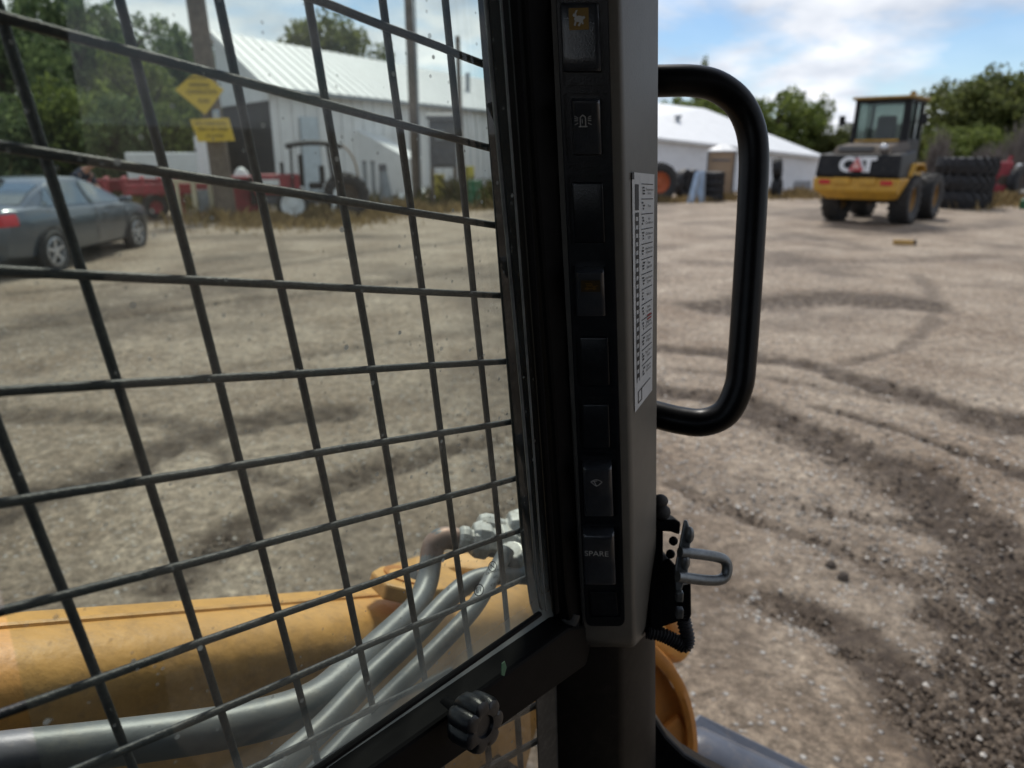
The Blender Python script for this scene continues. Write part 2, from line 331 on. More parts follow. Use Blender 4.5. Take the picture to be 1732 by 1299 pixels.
# ------------------------------------------------------------------ ground: yard of gravel and mud
rng = np.random.default_rng(7)
def vnoise(x, y, cell, seed):
    g = np.random.default_rng(seed).random((64, 64))
    u, v = x / cell, y / cell; i = np.floor(u).astype(int); j = np.floor(v).astype(int); a = u - i; b = v - j
    a = a * a * (3 - 2 * a); b = b * b * (3 - 2 * b)
    f = lambda p, q: g[p % 64, q % 64]
    return (f(i, j) * (1 - a) + f(i + 1, j) * a) * (1 - b) + (f(i, j + 1) * (1 - a) + f(i + 1, j + 1) * a) * b - 0.5
TRACKS = [  # (pixels along a wheel track, half width in m at the start and end, strength)
    ([(1060, 588), (1150, 592), (1240, 600), (1350, 615), (1480, 648), (1600, 680), (1732, 715), (1850, 750)], 0.15, 0.21, 0.9),
    ([(1040, 650), (1105, 655), (1230, 675), (1330, 708), (1450, 760), (1560, 815), (1640, 880), (1700, 960), (1760, 1080)], 0.21, 0.20, 1.0),
    ([(1360, 680), (1480, 712), (1600, 752), (1732, 800), (1850, 850)], 0.05, 0.08, 0.7),
    ([(1400, 625), (1470, 605), (1530, 588), (1575, 545), (1575, 490), (1540, 460)], 0.06, 0.14, 0.45),
    ([(1110, 800), (1250, 868), (1400, 920), (1520, 972), (1600, 1000)], 0.05, 0.09, 0.55),
    ([(1270, 985), (1380, 1040), (1480, 1110), (1560, 1190), (1660, 1270), (1760, 1330)], 0.07, 0.20, 0.75),
    ([(1690, 980), (1720, 1080), (1740, 1200), (1740, 1299)], 0.10, 0.14, 0.9),
    ([(1600, 1000), (1690, 1130), (1760, 1260)], 0.05, 0.12, 0.6),
    ([(1150, 525), (1280, 512), (1400, 505), (1500, 512), (1620, 520)], 0.45, 0.6, 0.8),
    ([(1440, 395), (1560, 392), (1732, 372)], 0.5, 0.6, 0.45),
    ([(-80, 900), (20, 862), (200, 790), (350, 742), (480, 712), (640, 690)], 0.24, 0.16, 0.8),
    ([(230, 1030), (400, 905), (560, 825), (700, 772), (860, 735)], 0.16, 0.14, 0.7),
    ([(-60, 700), (120, 705), (300, 720), (420, 800), (560, 830)], 0.16, 0.05, 0.55),
    ([(-60, 560), (150, 540), (420, 505), (640, 480), (880, 440)], 0.16, 0.2, 0.55),
    ([(-40, 505), (200, 480), (420, 455), (640, 425), (860, 400)], 0.2, 0.3, 0.45),
    ([(300, 640), (500, 600), (700, 575), (880, 560)], 0.1, 0.12, 0.35),
    ([(1105, 690), (1230, 705), (1330, 735), (1450, 790), (1560, 850), (1640, 930)], 0.10, 0.14, 0.45),
    ([(1100, 620), (1240, 632), (1350, 645), (1480, 668), (1600, 700), (1732, 745)], 0.06, 0.08, 0.40),
    ([(1110, 990), (1250, 1010), (1400, 1060), (1500, 1150), (1560, 1299)], 0.10, 0.14, 0.42),
    ([(1560, 1010), (1640, 1060), (1700, 1180), (1732, 1330)], 0.16, 0.20, 0.7),
    ([(1330, 850), (1500, 880), (1620, 905), (1760, 930)], 0.08, 0.12, 0.40),
    ([(1130, 440), (1300, 450), (1500, 440), (1732, 430)], 0.35, 0.4, 0.38),
    ([(560, 1010), (680, 930), (800, 880), (880, 850)], 0.05, 0.08, 0.4),
]
def track_field(X, Y):
    fld = np.zeros_like(X); rut = np.zeros_like(X)
    wob = vnoise(X, Y, 0.35, 3) * 0.16 + vnoise(X, Y, 0.09, 4) * 0.10 + vnoise(X, Y, 0.04, 14) * 0.05
    for pts, w0, w1, st in TRACKS:
        g = [G(*p) for p in pts]
        g = smooth_path(g, 5); n = len(g) - 1
        best = np.full_like(X, 1e9); par = np.zeros_like(X)
        for i in range(n):
            ax, ay, bx, by = g[i].x, g[i].y, g[i + 1].x, g[i + 1].y
            L = (bx - ax) ** 2 + (by - ay) ** 2 + 1e-9
            t = np.clip(((X - ax) * (bx - ax) + (Y - ay) * (by - ay)) / L, 0, 1)
            d = np.hypot(X - ax - t * (bx - ax), Y - ay - t * (by - ay))
            m = d < best; best[m] = d[m]; par[m] = (i + t[m]) / n
        w = w0 + (w1 - w0) * par; LEN = sum((g[i + 1] - g[i]).length for i in range(n))
        q = (best + wob * np.minimum(1, w * 5)) / w
        k = np.clip(1.35 - q, 0, 1); k = k * k * (3 - 2 * k)
        fade = np.clip(np.minimum(par, 1 - par) * 12, 0, 1)
        lug = np.sin(2 * np.pi * (par * LEN + 0.7 * best) / 0.15) if w0 >= 0.1 else 0.0
        fld = np.maximum(fld, k * st * fade * (0.88 + 0.20 * lug))
        rut = np.maximum(rut, np.clip(1.2 - q, 0, 1) * st * fade * (1.0 + 0.45 * lug))
        rut -= 0.35 * np.exp(-((q - 1.6) / 0.35) ** 2) * st * fade
    return fld, rut
def spread(a, b, n0, far, k):                                       # dense between a and b, growing outside
    c = list(np.linspace(a, b, n0)); s = (b - a) / n0
    lo, hi = [], []; p = a; st = s
    while p > -far: st *= k; p -= st; lo.append(p)
    p = b; st = s
    while p < far: st *= k; p += st; hi.append(p)
    return np.array(lo[::-1] + c + hi)
xs = spread(-5.0, 7.0, 300, 420, 1.06); ys = spread(1.2, 10.5, 250, 420, 1.055)
XX, YY = np.meshgrid(xs, ys)
fld, rut = track_field(XX, YY)
near = np.exp(-np.maximum(0, np.hypot(XX, YY) - 14) / 10)
ZZ = (vnoise(XX, YY, 2.3, 1) * 0.05 + vnoise(XX, YY, 0.5, 2) * 0.022 + vnoise(XX, YY, 0.12, 5) * 0.012) * near
ZZ += (-0.045 * np.clip(rut, -1, 1) + fld * vnoise(XX, YY, 0.07, 8) * 0.05) * near
patch = np.clip(vnoise(XX, YY, 1.6, 9) * 1.6 + vnoise(XX, YY, 0.4, 10) * 0.9 + 0.12, 0, 1) * 0.55
me = bpy.data.meshes.new('ground')
ny, nx = XX.shape
co = np.stack([XX, YY, ZZ], -1).reshape(-1, 3)
idx = np.arange(ny * nx).reshape(ny, nx)
fc = np.stack([idx[:-1, :-1], idx[:-1, 1:], idx[1:, 1:], idx[1:, :-1]], -1).reshape(-1, 4)
me.vertices.add(len(co)); me.vertices.foreach_set('co', co.ravel())
me.loops.add(fc.size); me.loops.foreach_set('vertex_index', fc.ravel())
me.polygons.add(len(fc)); me.polygons.foreach_set('loop_start', np.arange(0, fc.size, 4)); me.polygons.foreach_set('loop_total', np.full(len(fc), 4))
me.polygons.foreach_set('use_smooth', np.ones(len(fc), bool)); me.update(); me.validate()
at = me.attributes.new('mud', 'FLOAT', 'POINT'); at.data.foreach_set('value', np.maximum(fld, patch).ravel().astype(np.float32))
gm = bpy.data.materials.new('yard_gravel'); gm.use_nodes = True
n, l = gm.node_tree.nodes, gm.node_tree.links; bs = n['Principled BSDF']
bs.inputs['Roughness'].default_value = 0.75; bs.inputs['Specular IOR Level'].default_value = 0.4
t = n.new('ShaderNodeTexCoord')
def nnoise(sc, det=6, ro=0.6):
    q = n.new('ShaderNodeTexNoise'); q.inputs['Scale'].default_value = sc; q.inputs['Detail'].default_value = det; q.inputs['Roughness'].default_value = ro
    l.new(t.outputs['Object'], q.inputs['Vector']); return q
def ramp(src, p0, c0, p1, c1):
    q = n.new('ShaderNodeValToRGB'); l.new(src, q.inputs[0]); e = q.color_ramp.elements
    e[0].position = p0; e[0].color = (*c0, 1); e[1].position = p1; e[1].color = (*c1, 1); return q
def mixc(f, a, b, blend='MIX'):
    q = n.new('ShaderNodeMix'); q.data_type = 'RGBA'; q.blend_type = blend
    if isinstance(f, float): q.inputs['Factor'].default_value = f
    else: l.new(f, q.inputs['Factor'])
    l.new(a, q.inputs[6]); l.new(b, q.inputs[7]); return q.outputs[2]
base = ramp(nnoise(0.9, 8).outputs[0], 0.3, (0.190, 0.138, 0.092), 0.68, (0.385, 0.322, 0.250))
mids = ramp(nnoise(7.5, 9, 0.72).outputs[0], 0.30, (0.55, 0.50, 0.45), 0.70, (1.30, 1.30, 1.28))
fine = ramp(nnoise(46, 8, 0.8).outputs[0], 0.28, (0.22, 0.21, 0.20), 0.72, (1.75, 1.75, 1.75))
grit = ramp(nnoise(17, 6, 0.75).outputs[0], 0.34, (0.34, 0.31, 0.28), 0.66, (1.75, 1.75, 1.75))
c = mixc(0.75, base.outputs[0], mids.outputs[0], 'MULTIPLY')
c = mixc(0.8, c, grit.outputs[0], 'MULTIPLY')
c = mixc(0.9, c, fine.outputs[0], 'MULTIPLY')
vo = n.new('ShaderNodeTexVoronoi'); vo.inputs['Scale'].default_value = 36; l.new(t.outputs['Object'], vo.inputs['Vector'])
vs_ = ramp(vo.outputs['Color'], 0.62, (0, 0, 0), 0.9, (1, 1, 1))
stone = ramp(vo.outputs['Distance'], 0.28, (1, 1, 1), 0.42, (0, 0, 0))
mm = n.new('ShaderNodeMath'); mm.operation = 'MULTIPLY'; l.new(vs_.outputs[0], mm.inputs[0]); l.new(stone.outputs[0], mm.inputs[1])
stc = ramp(nnoise(15).outputs[0], 0.35, (0.34, 0.31, 0.27), 0.65, (0.80, 0.77, 0.72))
c = mixc(mm.outputs[0], c, stc.outputs[0])
mud = n.new('ShaderNodeAttribute'); mud.attribute_name = 'mud'
mboost = n.new('ShaderNodeMath'); mboost.operation = 'MULTIPLY'; mboost.use_clamp = True; l.new(mud.outputs['Fac'], mboost.inputs[0]); mboost.inputs[1].default_value = 1.55
mn = nnoise(9, 8, 0.7)
mf = n.new('ShaderNodeMath'); mf.operation = 'MULTIPLY_ADD'; l.new(mn.outputs[0], mf.inputs[0]); mf.inputs[1].default_value = 2.4; mf.inputs[2].default_value = -1.25
mf2 = n.new('ShaderNodeMath'); mf2.operation = 'MULTIPLY'; l.new(mf.outputs[0], mf2.inputs[0])
l.new(mboost.outputs[0], mf2.inputs[1])
mf3 = n.new('ShaderNodeMath'); mf3.operation = 'ADD'; mf3.use_clamp = True; l.new(mf2.outputs[0], mf3.inputs[0]); l.new(mboost.outputs[0], mf3.inputs[1])
mc = ramp(nnoise(28, 8, 0.7).outputs[0], 0.3, (0.034, 0.022, 0.014), 0.75, (0.135, 0.096, 0.064))
c = mixc(mf3.outputs[0], c, mc.outputs[0])
l.new(c, bs.inputs['Base Color'])
bp = n.new('ShaderNodeBump'); bp.inputs['Strength'].default_value = 0.9; bp.inputs['Distance'].default_value = 0.02
hs = n.new('ShaderNodeMath'); hs.operation = 'ADD'; l.new(nnoise(55, 6, 0.7).outputs[0], hs.inputs[0]); l.new(mm.outputs[0], hs.inputs[1])
l.new(hs.outputs[0], bp.inputs['Height']); l.new(bp.outputs[0], bs.inputs['Normal'])
me.materials.append(gm)
tag(put('ground', me), kind='structure')
# ------------------------------------------------------------------ the skid steer we sit in
skid = empty('skid_steer_loader', (0, 0, 0), 0, 'skid steer cab around the viewer: mesh-guarded side window, switch pillar, yellow lift arm', 'loader')
dh = ray(1896, 550).normalized(); dv = ray(1090, 3460).normalized()
W0 = P(846, 500, 0.50); nW = dh.cross(dv).normalized()
if nW.dot(CAM - W0) < 0: nW = -nW
def W(px, py, off=0.0): return plane_hit(px, py, W0 + nW * off, nW)
# post plane: contains the cab's vertical, faces the seat
Q0 = P(1000, 500, 0.49); e1 = dv.cross(ray(1000, 500)).normalized(); nQ = e1.cross(dv).normalized()
if nQ.dot(CAM - Q0) < 0: nQ = -nQ
if e1.x < 0: e1 = -e1
def Q(px, py, off=0.0): return plane_hit(px, py, Q0 + nQ * off, nQ)
def line(p, q, t): return (p[0] + (q[0] - p[0]) * t, p[1] + (q[1] - p[1]) * t)
def ext(p, q, a, b):                                                 # the same line drawn longer at both ends
    return line(p, q, -a), line(p, q, 1 + b)

# --- side window: glass, guard wires, black frame
GLASS_TOP = (815, -120); GLASS_BOT = (913, 1032)
gl = MB(); rows = []; NV = 30
set_v = []
for i in range(NV + 1):
    row = []
    for j in range(31):
        u = j / 30; v = i / NV
        right = line((838, -120), (938, 1060), v); left = line((-260, -120), (140, 1600), v)
        p = line(left, right, u); row.append(W(p[0], p[1], 0.022))
        # settled dust: distance in pixels above the lower edge of the pane, measured on the pane
        d_edge = (1045 + (915 - p[0]) * 0.70) - p[1]
        set_v.append(max(0.0, 1 - d_edge / 190.0) ** 1.5 if d_edge > -60 else 1.0)
    rows.append(row)
gl.grid(rows)
glass = gl.build('window_glass', M['window_glass'], skid, fix=False)
ga = glass.data.attributes.new('settled', 'FLOAT', 'POINT'); ga.data.foreach_set('value', set_v)

HW = [((535, 0), (815, 107)), ((0, 28), (826, 250)), ((0, 247), (836, 381)), ((0, 458), (846, 500)), ((0, 662), (856, 611)), ((0, 852), (866, 713)),
      ((0, 1035), (874, 809)), ((0, 1207), (883, 896)), ((139, 1299), (889, 978)), ((430, 1299), (760, 1135))]
VW = [((0, 730), (225, 1299)), ((0, 22), (405, 1299)), ((203, 0), (530, 1262)), ((370, 0), (632, 1200)), ((522, 0), (715, 1128)), ((648, 0), (792, 1085)), ((752, 0), (857, 1040))]
strip = MB()
a, b = (826, -130), (919, 1045)
def slab(poly_px, fn, off0, off1):
    m_ = MB(); m_.prism([fn(x, y, off0) for x, y in poly_px], fn(*poly_px[0], off1) - fn(*poly_px[0], off0)); return m_
guard = slab([(798, -130), (850, -130), (862, 0), (898, 480), (928, 900), (938, 985), (946, 1052), (908, 1040), (894, 1000), (880, 900), (845, 480), (808, 0)], W, -0.004, 0.006).build('window_guard', M['guard'], skid, bevel=0.002)
for p, q in HW:
    p2, q2 = ext(p, q, 0.12, 0.012)
    A, B = W(*p2), W(*q2); k = 7
    MB().tube([A.lerp(B, i / k) + nW * 0.0007 * math.sin(i * 1.7 + p[1]) for i in range(k + 1)], 0.0022, 10).build('guard_wire', M['wire'], guard, smooth=True)
for p, q in VW:
    p2, q2 = ext(p, q, 0.10, 0.03)
    A, B = W(*p2, -0.0052), W(*q2, -0.0052); k = 7
    MB().tube([A.lerp(B, i / k) - nW * 0.0006 * math.sin(i * 1.3 + p[0]) for i in range(k + 1)], 0.0022, 10).build('guard_wire', M['wire'], guard, smooth=True)
# glass maker's marks printed on the pane
def flat_text(s, size, origin, xd, yd, m, name, parent, off=None):
    vs, fs = text_verts(s, size)
    b_ = MB(); b_.add([origin + xd * v.x + yd * v.y for v in vs], fs); return b_.build(name, m, parent, fix=False)
pxu = 0.5 / FPX
xd = (W(900, 985, .0226) - W(800, 1018, .0226)).normalized(); yd = (W(828, 900, .0226) - W(835, 960, .0226)).normalized()
def ring_on(origin, xd, yd, r, w, m, name, parent, nrm):
    m_ = MB(); k = 28
    for i in range(k):
        a0, a1 = 2 * math.pi * i / k, 2 * math.pi * (i + 1) / k
        f = lambda rr, a_: origin + xd * (rr * math.cos(a_)) + yd * (rr * math.sin(a_))
        m_.add([f(r - w, a0), f(r, a0), f(r, a1), f(r - w, a1)], [(0, 1, 2, 3)])
    return m_.build(name, m, parent, fix=False)
o_ = W(810, 998, 0.0228)
ring_on(o_, xd, yd, 0.0052, 0.0007, M['ink'], 'glass_mark', glass, nW)
flat_text('E1', 0.0062, o_, xd, yd, M['ink'], 'glass_mark', glass)
flat_text('43R-00', 0.0040, W(838, 988, 0.0228), xd, yd, M['ink'], 'glass_mark', glass)
flat_text('AS2', 0.0032, W(838, 976, 0.0228), xd, yd, M['ink'], 'glass_mark', glass)
flat_text('LAMINATED', 0.0032, W(836, 967, 0.0228), xd, yd, M['ink'], 'glass_mark', glass)
ring_on(W(833, 958, 0.0228), xd, yd, 0.0045, 0.0006, M['ink'], 'glass_mark', glass, nW)
flat_text('N', 0.0060, W(833, 958, 0.0228), xd, yd, M['ink'], 'glass_mark', glass)

# black window frame: upright beside the pillar, sill along the bottom
fr = MB()
upr = [(834, -200), (1010, -200), (1030, 1400), (928, 1060), (922, 1030)]
fr.prism([W(x, y, 0.010) for x, y in [(810, -160), (930, -160), (1000, 1100), (928, 1052), (918, 1030), (909, 985), (884, 680), (841, 220), (823, 0)]], nW * 0.028)
fr.build('window_frame', M['black'], skid, bevel=0.003)
lip = MB()
lp = [W(*line((858, -150), (940, 1035), i / 8), 0.037) for i in range(9)]
lip.tube(lp, 0.0028, 8).build('window_seal', M['black'], skid, smooth=True)
M['edge_highlight'] = mat('frame_highlight', (0.16, 0.17, 0.17), 0.4, metal=0.3, var=0.4, scale=60)  # pale lines: highlights along the frame edges put into colour
for ln_ in ([(806, -150), (821, 0), (840, 220), (883, 680), (909, 990), (917, 1030)], [(832, -150), (847, 0), (863, 220), (897, 680), (920, 1000), (925, 1032)]):
    first = ln_[0][0] == 806
    MB().tube(smooth_path([W(x, y, 0.0385 if not first else 0.030) for x, y in ln_], 5), 0.0011 if first else 0.0007, 8).build('frame_highlight_line', M['edge_highlight'], skid, smooth=True)
sill = MB()
sill.prism([W(x, y, 0.012) for x, y in [(912, 1036), (960, 1030), (945, 1100), (640, 1300), (470, 1420), (330, 1420)]], nW * 0.030)
sill.build('window_sill', M['black'], skid, bevel=0.003)
MB().tube([W(*line((913, 1038), (330, 1445), i / 6), 0.043) for i in range(7)], 0.0022, 8).build('window_seal', M['black'], skid, smooth=True)
tg = MB(); tg.prism([W(x, y, 0.0425) for x, y in [(848, 1122), (853, 1118), (856, 1128), (852, 1143), (847, 1141)]], nW * 0.0006)
tg.build('paint_chip', mat('green_chip', (0.08, 0.20, 0.11), 0.6), skid)
# lower pane below the sill and its own guard wires
low = MB(); low.grid([[W(*p, 0.016) for p in r_] for r_ in [[(560, 1280), (930, 1080)], [(560, 1460), (935, 1460)]]])
lowg = low.build('lower_window', M['lower_glass'], skid, fix=False)
lfr = slab([(903, 1110), (938, 1095), (945, 1420), (915, 1420)], W, 0.0, 0.02).build('lower_guard', M['guard'], skid, bevel=0.002)
for p, q in [((600, 1345), (912, 1190)), ((740, 1345), (914, 1250)), ((560, 1290), (908, 1128))]:
    MB().tube([W(*p), W(*q)], 0.0028, 8).build('guard_wire', M['wire'], lfr, smooth=True)
for p, q in [((735, 1200), (752, 1345)), ((815, 1140), (832, 1345)), ((868, 1110), (884, 1345))]:
    MB().tube([W(*p, -0.005), W(*q, -0.005)], 0.0028, 8).build('guard_wire', M['wire'], lfr, smooth=True)

# --- locking knob on the sill
kc = W(790, 1213, 0.052); ka = (nW * 0.95 + (CAM - kc).normalized() * 0.3 + e1 * 0.2).normalized(); kx = ka.orthogonal().normalized(); ky = ka.cross(kx)
kn = MB(); K = 56; rowsk = []
for (z, s) in [(-0.006, 0.70), (0.0, 0.97), (0.004, 1.0), (0.013, 1.0), (0.0165, 0.93), (0.018, 0.74), (0.0172, 0.45), (0.0150, 0.40), (0.0148, 0.0)]:
    rowk = []
    for i in range(K + 1):
        a_ = 2 * math.pi * i / K; rr = 0.0165 * s * (1 + (0.115 if s > 0.6 else 0) * (abs(math.cos(a_ * 3.5)) ** 0.6 * 2 - 1))
        rowk.append(kc + ka * z + kx * rr * math.cos(a_) + ky * rr * math.sin(a_))
    rowsk.append(rowk)
kn.grid(rowsk).build('locking_knob', M['plastic'], skid, smooth=True)
MB().tube([kc - ka * 0.022, kc - ka * 0.004], 0.006, 12).build('knob_stem', M['black'], skid, smooth=True)

# --- pillar: post behind, trim panel with switches
post = MB()
def lineQ(top, bot, off):
    return [Q(*line(top, bot, i / 10), off) for i in range(11)]
cols = [lineQ((890, -150), (928, 1420), -0.075), lineQ((895, -150), (930, 1420), -0.022), lineQ((905, -150), (938, 1420), -0.012), lineQ((1034, -150), (1046, 1420), -0.012),
        lineQ((1052, -150), (1058, 1420), -0.016), lineQ((1094, -150), (1098, 1420), -0.048), lineQ((1106, -150), (1109, 1420), -0.075), lineQ((1106, -150), (1109, 1420), -0.11)]
post.grid(cols).build('cab_post', M['post'], skid, smooth=True)
pan = MB(); PT, PB = -150, 1092
def at_y(l0, l1, y): return line(l0, l1, (y - l0[1]) / (l1[1] - l0[1]))
EDGE = [((913, -150), (984, 1092), -0.030), ((914, -150), (985, 1092), -0.004), ((919, -150), (990, 1092), 0.0), ((1040, -150), (1068, 1092), 0.0),
        ((1046, -150), (1074, 1092), -0.0015), ((1050, -150), (1078, 1090), -0.006), ((1113, -150), (1109, 1062), -0.052), ((1114, -150), (1109, 1062), -0.075)]
NPAN = 22; pcols = []
for (a_, b_, off) in EDGE:
    colp = [Q(*at_y(a_, b_, PT + (b_[1] - PT - 14) * i / NPAN), off) for i in range(NPAN + 1)]
    q1 = at_y(a_, b_, b_[1] - 3); q2 = at_y(a_, b_, b_[1])
    cx_ = (1030 - a_[0]) * 0.0
    mid = 1030; pull = 0.10
    colp.append(Q(q1[0] + (mid - q1[0]) * 0.04, q1[1], off - 0.002)); colp.append(Q(q2[0] + (mid - q2[0]) * 0.10, q2[1] + 2, off - 0.008)); colp.append(Q(q2[0] + (mid - q2[0]) * 0.10, q2[1] + 3, off - 0.03))
    pcols.append(colp)
panel = pan.grid(pcols).build('switch_panel', M['panel'], skid, smooth=True)
# the switch bank set into the panel, as a stack of module bezels
BL = lambda y: 940 + (988 - 940) * y / 1000.0
BR = lambda y: 1029 + (1056 - 1029) * y / 1000.0
def rounded(y0, y1, inset, rad, k=5):
    pts = []
    for (cx, cy, a0) in ((1, 1, 0), (0, 1, 90), (0, 0, 180), (1, 0, 270)):
        for i in range(k + 1):
            an = R(a0 + 90 * i / k)
            yy = (y1 - inset - rad if cy else y0 + inset + rad) + rad * math.sin(an)
            xb = (BR(yy) - inset - rad if cx else BL(yy) + inset + rad) + rad * math.cos(an)
            pts.append((xb, yy))
    return pts
bank = MB(); poly = rounded(-140, 1056, 0, 12)
bank.prism([Q(x, y, -0.002) for x, y in poly], nQ * 0.0026)
bank.build('switch_bank', M['plastic'], panel, bevel=0.0006)
MODS = [(-30, 146, 'rocker'), (152, 284, 'rocker'), (290, 424, 'blank'), (432, 548, 'rocker'), (556, 661, 'blank'), (668, 766, 'blank'), (768, 880, 'rocker'), (884, 1050, 'rocker')]
RECT = [(948, 4, 1012, 122), (966, 166, 1014, 262), (968, 308, 1019, 411), (973, 451, 1021, 533), (981, 569, 1028, 651), (985, 682, 1029, 757), (985, 778, 1034, 870), (985, 890, 1038, 985)]
def bezel(y0, y1, inset, rad, h, m, wr):
    outer = rounded(y0, y1, inset, rad); inner = rounded(y0, y1, inset + wr, max(2, rad - 2))
    k = len(outer); m_ = MB()
    vs = [Q(x, y, 0.0006) for x, y in outer] + [Q(x, y, 0.0006 + h) for x, y in outer] + [Q(x, y, 0.0006 + h) for x, y in inner] + [Q(x, y, 0.0006) for x, y in inner]
    fs = []
    for i in range(k):
        j = (i + 1) % k
        for b0 in (0, k, 2 * k): fs.append((b0 + i, b0 + j, b0 + k + j, b0 + k + i))
    m_.add(vs, fs); return m_.build('switch_bezel', m, panel, smooth=True)
ROCK = []
from mathutils.bvhtree import BVHTree
def rocker(rect, heights, slant=0.04, tuck=0.0012):
    x0, y0, x1, y1 = rect; m_ = MB(); rows_ = []
    nv = len(heights)
    for i, (v, h) in enumerate(heights):
        y = y0 + (y1 - y0) * v; row = []
        for u in (0.0, 0.0, 0.02, 0.07, 0.16, 0.5, 0.84, 0.93, 0.98, 1.0, 1.0):
            row.append([u, y, h])
        row[0][2] = 0; row[-1][2] = 0
        for k_, dr in ((1, .30), (2, .12), (3, .04), (7, .04), (8, .12), (9, .30)): row[k_][2] = h * (1 - dr)
        pin = 0.045 if i in (0, nv - 1) else 0.0
        rows_.append([Q(x0 + (x1 - x0) * (pin + u * (1 - 2 * pin)) + slant * (yy - y0), yy, 0.0007) + nQ * hh for u, yy, hh in row])
    ROCK.append((x0, y0, x1, y1, m_)); return m_.grid(rows_)
UPROCK = [(v_, h_ * 1.35) for v_, h_ in [(0.0, 0.0), (0.0, 0.0062), (0.01, 0.0078), (0.035, 0.0086), (0.08, 0.0086), (0.30, 0.0066), (0.50, 0.0048), (0.62, 0.0040), (0.93, 0.0042), (0.97, 0.0036), (1.0, 0.0)]]
TOPROCK = [(0.0, 0.0), (0.02, 0.0035), (0.06, 0.0045), (0.40, 0.0050), (0.75, 0.0064), (0.93, 0.0072), (0.98, 0.006), (1.0, 0.0)]
for i, ((y0, y1, kind), rc) in enumerate(zip(MODS, RECT)):
    bezel(y0, y1, 2, 9, 0.0022, M['plastic'], 4)
    if kind == 'rocker':
        hs_ = TOPROCK if i == 0 else UPROCK
        sw = rocker(rc, hs_).build('rocker_switch', M['rocker'], panel, smooth=True)
    else:
        sw = rocker(rc, [(0.0, 0.0), (0.02, 0.0014), (0.05, 0.0018), (0.95, 0.0018), (0.98, 0.0014), (1.0, 0.0)]).build('blank_cover', M['plastic'], panel, smooth=True)
# ribbed grip of the wiper switch and the lower slot of the last one
for k in range(4):
    y = 846 + k * 6
    MB().tube([Q(994, y, 0.0055), Q(1030, y, 0.0055)], 0.0005, 6).build('grip_rib', M['plastic'], panel)
MB().prism([Q(x, y, 0.0008) for x, y in [(998, 1000), (1042, 1000), (1046, 1040), (1001, 1040)]], nQ * 0.0012).build('blank_cover', M['plastic'], panel, bevel=0.0004)
# printed symbols on the switches
qx = (Q(1040, 500) - Q(960, 500)).normalized(); qy = -dv
BV = []
def on_switch(p, lift):                                              # drop a printed point onto the switch face under it
    if not BV:
        for r_ in ROCK: BV.append(BVHTree.FromPolygons(r_[4].v, r_[4].f))
    d = (p - CAM).normalized(); best = None
    for b_ in BV:
        h_ = b_.ray_cast(CAM, d)
        if h_[0] is not None and (best is None or h_[3] < best): best = h_[3]
    return CAM + d * (best - lift) if best else p
def symbol(polys, cx, cy, scale, off, m, name='switch_symbol'):
    o0 = Q(cx, cy, 0.006); m_ = MB()
    for pl in polys: m_.add([on_switch(o0 + qx * (x * scale) + qy * (y * scale), off) for x, y in pl], [tuple(range(len(pl)))])
    return m_.build(name, m, panel, fix=False)
def stroke(x0, y0, x1, y1, w=0.06):
    d = math.hypot(x1 - x0, y1 - y0) or 1; ax, ay = -(y1 - y0) / d * w, (x1 - x0) / d * w
    return [(x0 + ax, y0 + ay), (x1 + ax, y1 + ay), (x1 - ax, y1 - ay), (x0 - ax, y0 - ay)]
def disc(cx, cy, rx, ry, k=12): return [(cx + rx * math.cos(2 * math.pi * i / k), cy + ry * math.sin(2 * math.pi * i / k)) for i in range(k)]
symbol([[(-1, -1), (1, -1), (1, 1), (-1, 1)]], 979, 32, 0.0056, 0.0003, M['amber'])
symbol([disc(0.0, 0.0, .5, .30), disc(-.42, .36, .2, .17), [(-.48, .42), (-.30, .42), (-.1, .86), (-.28, .82)], disc(.5, .12, .16, .13), stroke(-.3, -.15, -.45, -.62, .09), stroke(.25, -.2, -.05, -.66, .1), stroke(.3, -.1, .42, -.5, .09)], 979, 32, 0.0054, 0.0006, M['white_print'])
beacon = [stroke(-.3, -.6, -.3, .35), stroke(.3, -.6, .3, .35), stroke(-.3, .35, 0, .6), stroke(.3, .35, 0, .6), stroke(-.5, -.65, .5, -.65), stroke(-.08, -.3, -.08, .2, .04)]
beacon += [stroke(s * .55, y, s * .95, y2, .04) for s in (-1, 1) for y, y2 in ((.0, .0), (.3, .5), (-.25, -.45), (.15, .25))]
symbol(beacon, 986, 204, 0.0052, 0.0004, M['dim_print'])
symbol([[(-1, -.62), (1, -.62), (1, .62), (-1, .62)]], 999, 484, 0.0062, 0.0012, M['amber_dim'])
M['amber_line'] = mat('amber_line_print', (0.13, 0.07, 0.01), 0.5, var=0.1)
symbol([stroke(-.7, -.3, .6, -.3, .08), stroke(-.6, .3, .1, .3), stroke(.1, .3, .3, -.1), stroke(.3, -.1, .8, .05), disc(-.4, -.3, .18, .18), disc(.4, -.3, .18, .18), stroke(-.5, .05, .1, .05, .08)], 999, 484, 0.0056, 0.0016, M['amber_line'])
wip = [stroke(-.75 + .15 * i, .25 + .35 * math.sin(math.pi * (i / 10)), -.60 + .15 * i, .25 + .35 * math.sin(math.pi * ((i + 1) / 10)), .05) for i in range(10)]
wip += [stroke(-.75, .25, -.2, -.3, .05), stroke(.75, .25, .2, -.3, .05), stroke(-.2, -.3, .2, -.3, .05), stroke(0, -.5, -.3, .35, .05), stroke(-.55, .3, .1, .42, .05)]
symbol(wip, 1009, 818, 0.0055, 0.0004, M['dim_print'])
vs, fs = text_verts('SPARE', 0.0068)
o0 = Q(1009, 937, 0.006)
sp = MB(); sp.add([on_switch(o0 + qx * v.x + qy * v.y, 0.0004) for v in vs], fs)
sp.build('switch_lettering', M['white_print'], panel, fix=False)

